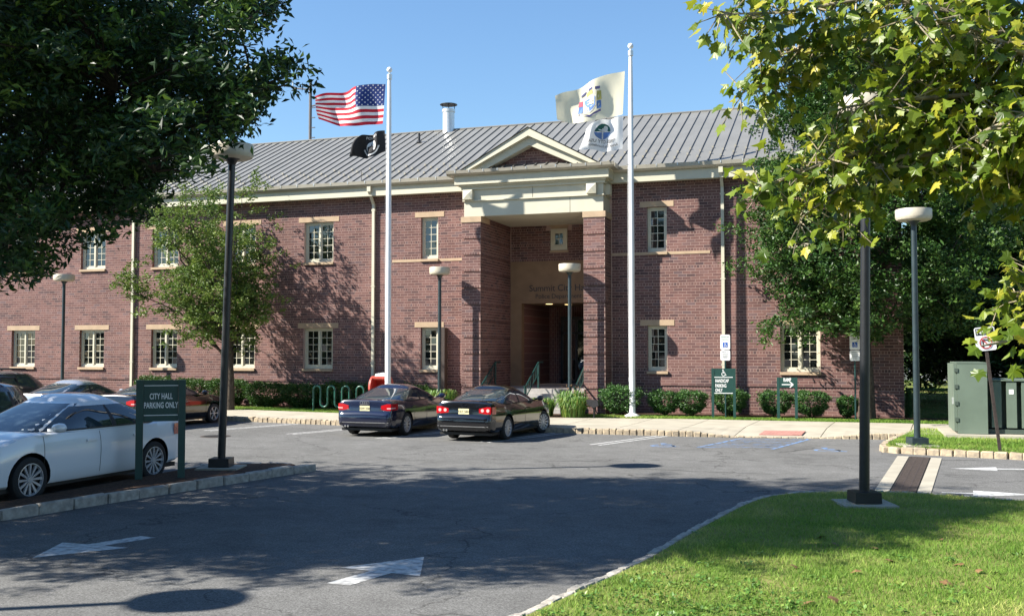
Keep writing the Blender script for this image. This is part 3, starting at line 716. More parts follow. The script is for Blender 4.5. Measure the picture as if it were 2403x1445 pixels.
MB().box(-13.50, -8.04, YP - .07, YW + .5, 8.362, 8.46).build('bed_moulding', 'cream', bld)
MB().box(-13.56, -7.98, YP - .14, YW + .5, 8.462, 8.53).build('bed_moulding', 'cream', bld)
MB().box(-13.70, -7.86, YP - .26, YW + .4, 8.532, 8.85).build('cornice', 'cream', bld)
mb = MB(); prof = [(-.26, 8.852), (-.38, 8.852), (-.46, 8.92), (-.48, 9.03), (-.45, 9.03), (-.43, 8.94), (-.37, 8.885), (-.26, 8.885)]
mb.add([(-13.95, YP + y, z) for y, z in prof] + [(-7.62, YP + y, z) for y, z in prof], [(i, (i + 1) % 8, 8 + (i + 1) % 8, 8 + i) for i in range(8)] + [tuple(range(7, -1, -1)), tuple(range(8, 16))])
mb.build('gutter', 'gutter', bld)
mb = MB(); x = -13.6
while x < -7.8: mb.box(x, x + .02, YP - .486, YP - .28, 9.005, 9.035); mb.box(x, x + .02, YP - .488, YP - .478, 8.95, 9.01); x += .55
mb.build('gutter_straps', 'galv', bld)
# side returns of the porch gutter
for xa, xb in ((-13.95, -13.70), (-7.86, -7.62)): MB().box(xa, xb, YP - .26, YW - .62, 8.855, 9.02).build('gutter_return', 'gutter', bld)
# pediment
AX, AZ = -10.85, 10.50
def rake(t0, t1, ya, yb, nm, m, ext=0):
    """raking board: t offsets below the roof line"""
    for s in (-1, 1):
        xe = AX + s * (2.72 + ext); ze = 9.00
        mb = MB(); P = [(AX, AZ - t0), (xe, ze + (.0 - t0 * .4)), (xe - s * t1 * .9, ze + (.0 - t0 * .4)), (AX, AZ - t1)]
        if s > 0: P = P[::-1]
        mb.add([(x, ya, z) for x, z in P] + [(x, yb, z) for x, z in P], [(0, 1, 2, 3), (7, 6, 5, 4), (0, 4, 5, 1), (1, 5, 6, 2), (2, 6, 7, 3), (3, 7, 4, 0)]); mb.build(nm, m, bld)
rake(0, .30, YP - .22, 35.3, 'raking_cornice', 'cream'); rake(.302, .62, YP - .05, 35.2, 'raking_board', 'cream')
mb = MB(); mb.add([(AX - 2.3, 35.0012, 9.02), (AX + 2.3, 35.0012, 9.02), (AX, 35.0012, 10.35)], [(0, 1, 2)]); mb.build('tympanum', 'mortar', bld)
# little metal apron roof at the foot of the pediment
mb = MB(); mb.add([(-12.9, YP - .24, 9.01), (-8.8, YP - .24, 9.01), (-9.6, 35.0, 9.26), (-12.1, 35.0, 9.26)], [(0, 1, 2, 3)])
ap = mb.build('apron_roof', 'roof', bld)
mb = MB()
for i in range(10):
    x = -12.7 + i * .4064
    mb.add([(x - .012, YP - .24, 9.01), (x + .012, YP - .24, 9.01), (x + .012, 35.0, 9.25), (x - .012, 35.0, 9.25), (x - .012, YP - .24, 9.065), (x + .012, YP - .24, 9.065), (x + .012, 35.0, 9.31), (x - .012, 35.0, 9.31)], [(4, 5, 6, 7), (0, 1, 5, 4), (1, 2, 6, 5), (3, 0, 4, 7)])
mb.build('apron_seams', 'roof_rib', ap)
for s in (-1, 1):
    P = [(AX, YP - .26, AZ + .02), (AX + s * 2.82, YP - .26, 8.98), (AX + s * 2.82, 35.4, 8.98), (AX, 39.3, AZ + .02)]
    mb = MB().add(P if s < 0 else P[::-1], [(0, 1, 2, 3)]); mb.add([(x, y, z - .025) for x, y, z in P], [(0, 1, 2, 3)]); mb.build('gable_roof', 'roof', bld)
# porch interior
MB().box(-13.0, -8.6, YP + .6, YB + .3, 7.372, 7.45).build('porch_ceiling', 'cream', bld)
MB().box(-12.755, -8.845, YB + .0015, YB + .2, 5.965, 7.37).build('porch_back_wall', 'mortar', bld)
op = (-12.30, -9.30, 1.0, 4.28)
for xa, xb in ((-12.755, op[0]), (op[1], -8.845)): MB().box(xa, xb, YB - .002, YB + .35, .9, 4.40).build('entrance_jamb', 'stone_shaded', bld)
pan = MB().box(-12.755, -8.845, YB - .008, YB + .35, 4.402, 5.96).build('name_panel', 'stone_shaded', bld)
mb = MB(); mb.box(-12.755, op[0], YB - .012, YB + .1, 4.36, 4.40); mb.build('entrance_joint', 'stone_shaded', bld)
v = MB(); put2d(v, text2d('Summit City Hall', .36, .006, space=.98), (-10.76, YB - .022, 4.76), (1, 0, 0), (0, 0, 1)); v.build('lettering', 'letter', pan)
v = MB(); put2d(v, text2d('Police Department', .255, .005, space=.98), (-10.76, YB - .022, 4.47), (1, 0, 0), (0, 0, 1)); v.build('lettering', 'letter', pan)
# vestibule
mb = MB(); mb.box(op[0] - .3, op[0], YB + .35, 42.5, .9, 4.4); mb.box(op[1], op[1] + .3, YB + .35, 42.5, .9, 4.4); mb.box(op[0], op[1], 42.2, 42.5, .9, 4.4); mb.build('vestibule_wall', 'far_brick', bld)
ve = MB().box(op[0], op[1], YB + .01, 42.2, 4.282, 4.40).build('vestibule_ceiling', 'stone_shaded', bld)
for lx, ly in ((-11.35, 38.9), (-10.75, 39.6)): MB().lathe((lx, ly, 4.27), [(0, 0), (.13, 0), (.15, .015)], 14).build('downlight', 'lit_lamp', ve)
dr = MB()
for dx in (-10.9, -9.35):
    dr.box(dx - .70, dx - .60, 41.5, 41.6, 1.0, 3.7); dr.box(dx - .05, dx + .04, 41.5, 41.6, 1.0, 3.7)
dr.box(-11.6, -9.31, 41.5, 41.6, 3.7, 3.85); dr.box(-11.6, -9.31, 41.5, 41.6, 1.0, 1.12); dr.box(-11.6, -9.31, 41.5, 41.6, 3.1, 3.2); d = dr.build('entrance_door', 'dark_metal', bld)
MB().box(-11.6, -9.31, 41.55, 41.58, 1.1, 3.75).build('glazing', 'pane', d)
# porch window
w_, pn, py = window(-10.72, .68, 6.37, 7.22, YB - .09, 2, 1, 2, fr=.13, depth=.1); add_panes(w_, pn, py)
mb = MB(); P = [(-11.02, 7.225), (-10.42, 7.225), (-10.24, 7.44), (-11.22, 7.44)]
mb.add([(x, YB - .03, z) for x, z in P] + [(x, YB + .02, z) for x, z in P], [(0, 1, 2, 3), (0, 4, 5, 1), (1, 5, 6, 2), (2, 6, 7, 3), (3, 7, 4, 0)]); mb.build('lintel', 'stone', bld)
MB().box(-11.1, -10.34, YB - .06, YB + .02, 6.28, 6.36).build('sill', 'stone', bld)
# steps
for i in range(5):
    MB().box(-12.74, -8.86, 34.25 + .31 * i, 34.25 + .31 * (i + 1) if i < 4 else YB + .35, .16 + .002 * i, .33 + .168 * i).build('step', 'step_stone', bld)
MB().box(-12.3, -9.3, YB + .352, 42.2, .7, .998).build('vestibule_floor', 'step_stone', bld)
# handrails
for hx in (-12.55, -10.85, -9.02):
    h = thing('handrail', {-12.55: 'green handrail on the left side of the entrance steps', -10.85: 'green central handrail on the entrance steps', -9.02: 'green handrail beside the right pier of the porch'}[hx], 'handrail', (hx, 34.2, .16), group='green handrails on the entrance steps')
    MB().tube([(hx, 34.12, .16), (hx, 34.12, 1.12)], .045, 8).build('post', 'rail_green', h)
    MB().tube([(hx, 35.75, 1.0), (hx, 35.75, 1.95)], .04, 8).build('post', 'rail_green', h)
    MB().tube([(hx, 33.98, 1.13), (hx, 34.2, 1.14), (hx, 35.75, 1.97), (hx, 36.3, 1.97)], .032, 8).build('top_rail', 'rail_green', h)
    MB().tube([(hx, 34.15, .72), (hx, 35.75, 1.55)], .022, 6).build('lower_rail', 'rail_green', h)
    for k in range(1, 8):
        t = k / 8; y = 34.12 + 1.63 * t; MB().tube([(hx, y, .70 + .85 * t), (hx, y, 1.11 + .86 * t)], .012, 5).build('baluster', 'rail_green', h)
# ================================================================== street furniture
def lamp(x, y, zb, h, label, m='lamp_black', group='drum headed lamp posts', r=.075, hr=.42, foot=True, lean=0.0, basebox=True):
    e = thing('lamp_post', label, 'lamp post', (x, y, zb), group=group)
    z = 0.0; L = lambda t: x + lean * t
    if foot: MB().obox((x, y), .40, .36, zb - .1, zb + .03, .3).build('footing', 'concrete', e)
    if basebox:
        mb = MB().obox((x, y), .20, .20, zb + .04, zb + .20, .32, taper=.97); mb.build('base', m, e)
    MB().tube([(L(t), y, zb + .1 + (h - .5) * t) for t in (0, .33, .66, 1)], [r, r * .97, r * .93, r * .9], 14).build('pole', m, e, smooth=True)
    MB().lathe((L(1), y, zb + h - .42), [(r * .9, 0), (r * 1.15, .04), (r * 1.6, .10), (hr * .45, .13), (0, .13)], 16).build('neck', m, e, smooth=True)
    mb = MB().lathe((L(1), y, zb + h - .30), [(0, 0), (hr * .78, 0), (hr * .93, .025), (hr * .99, .07), (hr, .11), (hr, .265), (hr * .985, .28), (hr * .5, .295), (0, .30)], 32); mb.build('lamp_head', 'lamp_head', e, smooth=True, angle=28)
    return e
lamp(-11.58, 16.86, .14, 6.35, 'tall black lamp post rising from the mulch island beside the parking sign', lean=.16, r=.076)
lamp(.24, 16.31, .09, 6.25, 'tall black lamp post on the near lawn, its head among the plane leaves', lean=.1, r=.078)
lamp(1.6, 25.97, .145, 5.7, 'black lamp post on the grassy island beside the green cabinet', m='lamp_green')
lamp(-9.2, 34.1, .17, 5.3, 'dark lamp post among the daylilies before the right porch pier', m='lamp_green', hr=.39, foot=False, basebox=False, r=.07)
lamp(-14.1, 34.0, .17, 5.3, 'dark lamp post behind the navy sedan, left of the porch', m='lamp_green', hr=.38, foot=False, basebox=False, r=.07)
lamp(-30.8, 33.6, .17, 5.4, 'lamp post standing against the wall at far left', m='lamp_green', hr=.42, foot=False, r=.07)
lamp(-13.1, 4.4, .0, 6.3, 'lamp post beyond the left edge, only its round shadow lies on the asphalt', hr=.46)
# flag poles
def flagpole(x, y, h, label):
    e = thing('flagpole', label, 'flagpole', (x, y, .15), group='white flagpoles')
    MB().lathe((x, y, .15), [(.30, 0), (.28, .05), (.17, .11), (.115, .14)], 20).build('collar', 'pole_white', e, smooth=True)
    MB().tube([(x, y, .2), (x, y, 3), (x, y, 6), (x, y, h - 1.2), (x, y, h - .45)], [.105, .102, .098, .072, .058], 16).build('pole', 'pole_white', e, smooth=True)
    MB().lathe((x, y, h - .47), [(.06, 0), (.09, .01), (.095, .18), (.05, .2), (.03, .2), (.03, .3), (0, .3)], 14).build('truck', 'galv', e, smooth=True)
    mb = MB(); c = (x, y, h - .12)
    mb.lathe(c, [(.10 * math.sin(R(a)), -.10 * math.cos(R(a))) for a in range(0, 181, 20)], 14); mb.build('ball', 'pole_white', e, smooth=True, angle=80)
    MB().tube([(x - .10, y - .02, 1.4), (x - .13, y - .03, 5), (x - .12, y - .03, 9), (x - .06, y - .02, h - .45)], .006, 4).build('halyard', 'flag_white', e)
    MB().box(x - .12, x - .08, y - .02, y + .02, 1.35, 1.5).build('cleat', 'galv', e)
flagpole(-15.36, 32.3, 12.55, 'white flagpole behind the navy sedan, left of the porch')
flagpole(-6.9, 33.7, 13.0, 'white flagpole right of the porch beside the clipped shrubs')
def flag_surface(tr, br, tl, bl, wave, ph, bulge=0):
    """returns surf(u,v): u 0 hoist..1 fly, v 0 bottom..1 top; corners are (x,z) plus y"""
    def f(u, v):
        a = Vector(br).lerp(Vector(tr), v); b = Vector(bl).lerp(Vector(tl), v); p = a.lerp(b, u)
        k = min(1, u * 2.2)
        p.y += wave * k * math.sin(ph + u * 9 + v * 1.7) + wave * .5 * k * math.sin(ph * 2 + u * 17 - v * 4)
        p.z += .05 * k * math.sin(u * 7 + ph) + bulge * math.sin(u * math.pi) * (v - .5)
        return p
    return f
def flag_cloth(name, surf, nu, nv, mi, mats, label, hoist):
    e = thing(name, label, 'flag', hoist)
    mb = MB(); P = [[surf(i / nu, j / nv) for j in range(nv + 1)] for i in range(nu + 1)]
    k = 0
    mb.add([p for r in P for p in r], [(i * (nv + 1) + j, (i + 1) * (nv + 1) + j, (i + 1) * (nv + 1) + j + 1, i * (nv + 1) + j + 1) for i in range(nu) for j in range(nv)])
    mb.m = [mi((i + .5) / nu, (j + .5) / nv) for i in range(nu) for j in range(nv)]
    mb.build('cloth', mats, e, smooth=True, angle=180); return e
def on_flag(mb, surf, vf, mi=0, off=.012, sub=None):
    v, f = vf
    out = []
    for u, w in v:
        p = surf(u, w); e = .01; du = surf(min(1, u + e), w) - surf(max(0, u - e), w); dv = surf(u, min(1, w + e)) - surf(u, max(0, w - e)); n = du.cross(dv)
        if n.y > 0: n = -n
        out.append(p + n.normalized() * off)
    mb.add(out, f, mi)
Y = 32.27
s1 = flag_surface((-15.50, Y, 11.92), (-15.60, Y, 10.50), (-18.02, Y - .5, 11.50), (-17.86, Y - .5, 10.66), .15, .6, .25)
us = flag_cloth('national_flag', s1, 52, 26, lambda u, v: 2 if (v > 6 / 13 and u < .41) else (0 if int(v * 13) % 2 == 0 else 1), ['flag_red', 'flag_white', 'flag_blue'], 'red and white striped flag with starry blue canton, upper on the left pole', (-15.5, Y, 10.5))
mb = MB(); star = [(math.sin(R(36 * k)) * (1 if k % 2 == 0 else .4), math.cos(R(36 * k)) * (1 if k % 2 == 0 else .4)) for k in range(10)]
for r in range(9):
    for c in range(6 if r % 2 == 0 else 5):
        cu = .41 * (1 / 12 + (c + (0 if r % 2 == 0 else .5)) / 6); cv = 6 / 13 + 7 / 13 * ((r + .5) / 9)
        on_flag(mb, s1, ([(cu + x * .014, cv + y * .025) for x, y in star] + [(cu, cv)], [(k, (k + 1) % 10, 10) for k in range(10)]))
o = mb.build('stars', 'flag_white', us); o['kind'] = 'stuff'
s2 = flag_surface((-15.52, Y, 10.25), (-15.48, Y, 9.50), (-16.55, Y - .35, 9.85), (-16.74, Y - .3, 9.30), .12, 1.9, .2)
pw = flag_cloth('memorial_flag', s2, 26, 14, lambda u, v: 0, ['flag_black'], 'small black flag with white round emblem, lower on the left pole', (-15.5, Y, 9.5))
mb = MB(); cu, cv = .42, .46
disc = ring2d(0, .2, 20); on_flag(mb, s2, ([(cu + x * .8, cv + y * 1.25) for x, y in disc[0]], disc[1]))
ar = ring2d(.24, .29, 22, 195, 345); on_flag(mb, s2, ([(cu + x * .95, cv + y * 1.35) for x, y in ar[0]], ar[1]))
t = text2d('POW  MIA', .13, .01); on_flag(mb, s2, ([(cu - x * .62, .80 + y * 1.2) for x, y in t[0]], t[1]))
mb.build('emblem', 'flag_white', pw)
mb = MB(); on_flag(mb, s2, ([(cu + x * .38, cv - .02 + y * .75) for x, y in disc[0]], disc[1]), off=.02); on_flag(mb, s2, ([(cu + .02 + x * .55, cv - .19 + y * .35) for x, y in disc[0]], disc[1]), off=.021); mb.build('silhouette', 'flag_black', pw)
Y = 33.67
s3 = flag_surface((-7.10, Y, 12.02), (-7.18, Y, 10.52), (-9.45, Y - .45, 11.18), (-9.40, Y - .4, 10.36), .11, .2, .22)
nj = flag_cloth('state_flag', s3, 44, 24, lambda u, v: 0, ['flag_buff'], 'buff flag with blue shield coat of arms, upper on the right pole', (-7.1, Y, 10.5))
def decal(name, m, surf, parent, shapes, off=.012):
    mb = MB()
    for sh in shapes: on_flag(mb, surf, sh, off=off)
    mb.build(name, m, parent)
def poly2(pts): return (list(pts), [tuple(range(len(pts)))])
cu, cv = .50, .42
U = lambda pts: poly2([(cu + a * .85, cv + b * .85) for a, b in pts])
decal('shield', 'flag_shield', s3, nj, [U([(-.10, .18), (-.10, -.06), (-.05, -.16), (0, -.20), (.05, -.16), (.10, -.06), (.10, .18)]), U([(.13, .02), (.20, .02), (.21, -.2), (.13, -.2)]), U([(-.20, .02), (-.13, .02), (-.13, -.2), (-.21, -.2)])])
decal('shield_border', 'flag_white', s3, nj, [U([(-.12, .20), (-.12, -.07), (-.06, -.19), (0, -.235), (.06, -.19), (.12, -.07), (.12, .20)])], .008)
decal('supporter', 'flag_pink', s3, nj, [U([(.13, .20), (.20, .20), (.21, .03), (.13, .03)])])
decal('supporter', 'flag_gold', s3, nj, [U([(-.20, .28), (-.13, .30), (-.13, .03), (-.21, .03)]), U([(-.06, .28), (.06, .28), (.05, .40), (-.05, .40)])])
for sh in ([(-.20, -.22), (-.08, -.26), (0, -.31), (.08, -.26), (.20, -.22), (.20, -.28), (.08, -.32), (0, -.37), (-.08, -.32), (-.20, -.28)], [(-.18, .42), (-.10, .44), (-.10, .36), (-.18, .34)], [(-.05, .48), (.02, .48), (.02, .41), (-.05, .41)], [(.06, .46), (.16, .42), (.17, .35), (.07, .38)]): decal('ribbon', 'flag_navy', s3, nj, [U(sh)])
decal('ploughs', 'flag_white', s3, nj, [U([(-.06, .10), (.05, .12), (.05, .10), (-.06, .08)]), U([(-.06, .02), (.05, .04), (.05, .02), (-.06, 0)]), U([(-.05, -.06), (.05, -.04), (.05, -.06), (-.05, -.08)])], .018)
s4 = flag_surface((-7.16, Y, 10.48), (-7.19, Y, 9.33), (-8.40, Y - .4, 10.05), (-8.62, Y - .35, 9.33), .11, 3.0, .15)
tc = flag_cloth('tree_flag', s4, 32, 20, lambda u, v: 0, ['flag_white'], 'white flag with green tree emblem and reversed lettering, lower on the right pole', (-7.1, Y, 9.3))
cu, cv = .52, .62
cr = ring2d(0, .2, 16, 0, 180); decal('tree_emblem', 'flag_tree', s4, tc, [([(cu + x * .95, cv + y * 1.2) for x, y in cr[0]], cr[1])])
cr = ring2d(0, .2, 16, 180, 360); decal('tree_emblem', 'flag_shield', s4, tc, [([(cu + x * .95, cv - .02 + y * 1.1) for x, y in cr[0]], cr[1])])
decal('tree_trunk', 'flag_white', s4, tc, [poly2([(cu - .02, cv - .22), (cu + .02, cv - .22), (cu + .015, cv + .1), (cu - .015, cv + .1)]), poly2([(cu - .13, cv + .02), (cu + .13, cv + .09), (cu + .13, cv + .05), (cu - .13, cv - .02)])], .018)
t = text2d('TREE CITY USA', .15, .006); t2 = text2d('Arbor Day Foundation', .12, .004)
decal('lettering', 'letter', s4, tc, [([(.50 + x * .62, .26 + y) for x, y in t[0]], t[1]), ([(.46 + x * .62, .13 + y) for x, y in t2[0]], t2[1])])
# ------------------------------------------------------------------ signs
def board_sign(name, label, c, rz, w, z0, z1, zb, post, th=.07, texts=(), lines=(), sym=None, extra=None):
    """two-post board facing local -Y; local coords"""
    e = thing(name, label, 'sign', (c[0], c[1], zb), rz)
    for s in (-1, 1): MB().box(s * w / 2 - post / 2, s * w / 2 + post / 2, -post / 2, post / 2, -.1, z1 + .0).build('post', 'sign_green', e, local=True)
    pn = MB().box(-w / 2 + post / 2 + .002, w / 2 - post / 2 - .002, -th / 2, th / 2, z0, z1 - .004).build('panel', 'sign_green', e, local=True)
    y = -th / 2 - .004
    for s, size, x, z, al in texts:
        mb = MB(); put2d(mb, text2d(s, size, .024, al, 1.04, .54), (x, y, z), (1, 0, 0), (0, 0, 1)); mb.build('lettering', 'sign_white', pn, local=True)
    if lines:
        mb = MB()
        for a, b, z, t in lines: mb.sheet([(a, y, z - t / 2), (b, y, z - t / 2), (b, y, z + t / 2), (a, y, z + t / 2)])
        mb.build('rule', 'sign_white', pn, local=True)
    if sym:
        vf, x, z = sym; mb = MB(); put2d(mb, vf, (x, y, z), (1, 0, 0), (0, 0, 1)); mb.build('symbol', 'sign_white', pn, local=True)
    return e
board_sign('parking_sign', 'dark green CITY HALL PARKING ONLY sign on two posts in the mulch island', (-11.72, 15.2), R(37), .72, 1.06, 1.80, .1, .125,
           texts=[('CITY HALL', .145, 0, 1.46, 'CENTER'), ('PARKING ONLY', .145, 0, 1.30, 'CENTER')], lines=[(-.29, .29, 1.70, .014), (-.29, .29, 1.17, .014)])
board_sign('handicap_sign', 'green HANDICAP PARKING ONLY sign with white wheelchair symbol by the sidewalk', (-3.85, 33.75), R(8), .70, .82, 1.66, .16, .085,
           texts=[('HANDICAP', .155, -.27, 1.20, 'LEFT'), ('PARKING', .155, -.27, 1.04, 'LEFT'), ('ONLY', .155, -.27, .89, 'LEFT')], lines=[(-.3, .3, 1.37, .022), (-.3, .3, .845, .022)], sym=(wheelchair2d(.22), 0, 1.50))
arrow = merge2d(strokes2d([((-.17, 0), (.17, 0)), ((.08, .09), (.19, 0)), ((.08, -.09), (.19, 0))], .028))
board_sign('ramp_sign', 'small green RAMP sign with white arrow pointing right, among the hedges', (-1.82, 33.8), R(6), .56, 1.06, 1.38, .16, .085,
           texts=[('RAMP', .17, 0, 1.245, 'CENTER')], sym=(arrow, 0, 1.15))
def reserved(x, y, label, rz=0):
    e = thing('reserved_sign', label, 'sign', (x, y, .16), rz, group='reserved parking signs')
    MB().tube([(0, .03, -.1), (0, .03, 2.75)], .03, 6).build('post', 'rail_green', e, local=True)
    def plate(z0, z1, w):
        r = .03; P = [(-w / 2 + r, z0), (w / 2 - r, z0), (w / 2, z0 + r), (w / 2, z1 - r), (w / 2 - r, z1), (-w / 2 + r, z1), (-w / 2, z1 - r), (-w / 2, z0 + r)]
        mb = MB(); mb.add([(a, -.004, b) for a, b in P] + [(a, .0, b) for a, b in P], [tuple(range(8)), tuple(range(15, 7, -1))] + [(i, (i + 1) % 8, 8 + (i + 1) % 8, 8 + i) for i in range(8)]); return mb
    p = plate(2.28, 2.78, .32).build('plate', 'sign_white', e, local=True)
    mb = MB(); put2d(mb, text2d('RESERVED', .06, .004), (0, -.008, 2.685), (1, 0, 0), (0, 0, 1)); put2d(mb, text2d('PARKING', .06, .004), (0, -.008, 2.60), (1, 0, 0), (0, 0, 1)); mb.build('lettering', 'sign_legend', p, local=True)
    MB().sheet([(-.08, -.008, 2.36), (.08, -.008, 2.36), (.08, -.008, 2.52), (-.08, -.008, 2.52)]).build('symbol_field', 'sign_blue', p, local=True)
    mb = MB(); put2d(mb, wheelchair2d(.13), (0, -.012, 2.43), (1, 0, 0), (0, 0, 1)); mb.build('symbol', 'sign_white', p, local=True)
    p = plate(1.92, 2.26, .32).build('plate', 'sign_white', e, local=True)
    mb = MB(); put2d(mb, text2d('PENALTY', .05, .004), (0, -.008, 2.18), (1, 0, 0), (0, 0, 1))
    for k in range(4): mb.sheet([(-.10 + .01 * k, -.008, 2.12 - .045 * k), (.10 - .012 * k, -.008, 2.12 - .045 * k), (.10 - .012 * k, -.008, 2.132 - .045 * k), (-.10 + .01 * k, -.008, 2.132 - .045 * k)])
    mb.build('lettering', 'sign_black', p, local=True)
reserved(-3.82, 34.05, 'white reserved parking sign with blue wheelchair square, above the green handicap sign', R(8))
reserved(.28, 34.1, 'white reserved parking sign partly behind the near black lamp post', R(8))
# small green sign at far left
e = thing('post_sign', 'small dark green sign on a post at the far left edge', 'sign', (-33.9, 32.6, .16))
MB().tube([(-33.9, 32.6, .1), (-33.9, 32.6, 1.9)], .035, 6).build('post', 'rust', e); MB().box(-34.15, -33.68, 32.53, 32.56, 1.85, 2.55).build('plate', 'sign_green', e)
# NO sign on leaning u-channel post
e = thing('prohibition_sign', 'white NO sign with red ring on a leaning perforated post, half behind leaves', 'sign', (3.3, 25.2, .14), R(10))
ln = lambda z: (-.11 * z, 0, z)
mb = MB()
P0 = [(-.035, .0), (.035, .0), (.035, .025), (.012, .025), (.012, .012), (-.012, .012), (-.012, .025), (-.035, .025)]
mb.add([(x - .11 * -.1, y, -.1) for x, y in P0] + [(x - .11 * 2.75, y, 2.75) for x, y in P0], [(i, (i + 1) % 8, 8 + (i + 1) % 8, 8 + i) for i in range(8)] + [tuple(range(8, 16))]); mb.build('post', 'rust', e, local=True)
pm = Matrix.Translation((-.11 * 2.55, -.012, 2.55)) @ Matrix.Rotation(R(-6), 4, 'Y')
mb = MB(); P = [(-.19, -.27), (.19, -.27), (.22, -.24), (.22, .24), (.19, .27), (-.19, .27), (-.22, .24), (-.22, -.24)]
mb.add([(a, -.004, b) for a, b in P] + [(a, 0, b) for a, b in P], [tuple(range(8)), tuple(range(15, 7, -1))] + [(i, (i + 1) % 8, 8 + (i + 1) % 8, 8 + i) for i in range(8)]); mb.xf(pm); p = mb.build('plate', 'sign_white', e, local=True)
mb = MB(); mb.sheet([(-.195, -.008, .09), (.195, -.008, .09), (.195, -.008, .245), (-.195, -.008, .245)]); put2d(mb, strokes2d([((-.06, -.2), (-.06, -.02)), ((-.06, -.03), (.05, -.03)), ((.05, .01), (.09, -.03)), ((.09, -.03), (.05, -.07))], .03), (0, -.008, 0), (1, 0, 0), (0, 0, 1)); mb.xf(pm); mb.build('legend_field', 'sign_black', p, local=True)
mb = MB(); put2d(mb, text2d('NO', .15, .012, 'LEFT'), (-.18, -.012, .115), (1, 0, 0), (0, 0, 1)); mb.xf(pm); mb.build('lettering', 'sign_white', p, local=True)
mb = MB(); put2d(mb, ring2d(.115, .14), (0, -.014, -.09), (1, 0, 0), (0, 0, 1)); put2d(mb, strokes2d([((-.09, .09), (.09, -.09))], .026), (0, -.014, -.09), (1, 0, 0), (0, 0, 1)); mb.xf(pm); mb.build('red_ring', 'sign_red', p, local=True)
# ------------------------------------------------------------------ transformer cabinet
e = thing('transformer_cabinet', 'grey green electrical cabinet with cooling fins on a concrete pad', 'utility box', (3.5, 29.4, .15))
MB().box(2.45, 7.2, 28.55, 31.0, .10, .23).build('pad', 'concrete', e)
cb = MB().box(2.78, 3.50, 28.85, 30.6, .24, 2.08).build('cabinet', 'cabinet', e)
mb = MB().box(2.70, 2.775, 28.9, 30.55, .30, 2.07); dr_ = mb.build('door', 'cabinet', cb)
for z in (.55, .98, 1.42, 1.85): MB().box(2.715, 2.80, 28.83, 28.895, z, z + .10).build('hinge', 'cabinet_dark', dr_)
MB().box(2.66, 2.70, 29.0, 29.06, 1.0, 1.18).build('handle', 'galv', dr_)
MB().box(2.77, 3.51, 28.84, 30.61, 2.083, 2.11).build('lid', 'cabinet', cb)
MB().box(3.52, 7.0, 29.5, 30.5, .36, 1.62).build('tank', 'cabinet', e)
MB().box(3.52, 7.0, 29.1, 30.5, .24, .355).build('skid', 'cabinet_dark', e)
MB().box(3.50, 7.05, 29.05, 30.55, 1.622, 1.66).build('tank_lid', 'cabinet', e)
for k, x in enumerate((3.62, 3.98, 4.34, 4.7, 5.06, 5.42)):
    f = MB(); f.box(x, x + .24, 29.08, 29.14, .40, 1.60); f.box(x + .17, x + .24, 29.14, 29.5, .40, 1.60); f.build('cooling_fin', 'cabinet', e)
MB().sheet([(4.04, 29.074, 1.28), (4.15, 29.074, 1.28), (4.15, 29.074, 1.40), (4.04, 29.074, 1.40)]).build('sticker', 'sign_white', e)
e = thing('bollard', 'thin green bollard at the right edge before the green cabinet', 'bollard', (4.2, 27.0, .145))
MB().lathe((4.2, 27.0, .14), [(.045, 0), (.045, 1.35), (.035, 1.40), (0, 1.42)], 12).build('post', 'rail_green', e, smooth=True)
# ------------------------------------------------------------------ bike rack, red box, spotlight, utility pole
pts = []; x0, r, zt, zlow = -18.75, .148, 1.10, .33
P = [(x0, .12)]
x = x0
for k in range(4):
    P += [(x, zt - r)] + [(x + r - r * math.cos(R(a)), zt - r + r * math.sin(R(a))) for a in range(20, 180, 20)] + [(x + 2 * r, zt - r)]
    x += 2 * r
    if k < 3:
        P += [(x, zlow + r)] + [(x + r - r * math.cos(R(a)), zlow + r - r * math.sin(R(a))) for a in range(20, 180, 20)] + [(x + 2 * r, zlow + r)]; x += 2 * r
P.append((x, .12))
e = thing('bike_rack', 'green wave shaped tube bike rack at the edge of the sidewalk', 'bike rack', (x0, 33.05, .15))
MB().tube([(a, 33.05, b) for a, b in P], .038, 10).build('tube', 'rack_green', e, smooth=True)
for a in (x0, x): MB().lathe((a, 33.05, .155), [(.09, 0), (.09, .015), (0, .02)], 12).build('foot_plate', 'rack_green', e)
e = thing('drop_box', 'red rounded-top drop box behind the navy sedan', 'drop box', (-15.75, 32.6, .16))
arc = [(.40 * math.cos(R(a)), .40 * math.sin(R(a))) for a in range(0, 181, 15)]
bx0, bx1, by = -16.12, -15.42, 32.6
mb = MB(); mb.box(bx0, bx1, by - .30, by + .30, .30, 1.03); mb.build('body', 'box_red', e)
mb = MB(); outer = [(by + .33 * math.cos(R(a)), 1.035 + .46 * math.sin(R(a))) for a in range(0, 181, 15)]
inner = [(by + .27 * math.cos(R(a)), 1.035 + .39 * math.sin(R(a))) for a in range(0, 181, 15)]
n = len(outer)
for (xa, xb) in ((bx0, bx0 + .07), (bx1 - .07, bx1)):
    mb.add([(xa, y, z) for y, z in outer] + [(xb, y, z) for y, z in outer], [(i, i + 1, n + i + 1, n + i) for i in range(n - 1)] + [tuple(range(n)), tuple(range(2 * n - 1, n - 1, -1))])
k = 9   # hood covers the rear and the top, the front is open
mb.add([(bx0 + .07, y, z) for y, z in outer[:k]] + [(bx1 - .07, y, z) for y, z in outer[:k]] + [(bx0 + .07, y, z) for y, z in inner[:k]] + [(bx1 - .07, y, z) for y, z in inner[:k]], [(i, i + 1, k + i + 1, k + i) for i in range(k - 1)] + [(2 * k + i, 3 * k + i, 3 * k + i + 1, 2 * k + i + 1) for i in range(k - 1)] + [(k - 1, 2 * k - 1, 4 * k - 1, 3 * k - 1)])
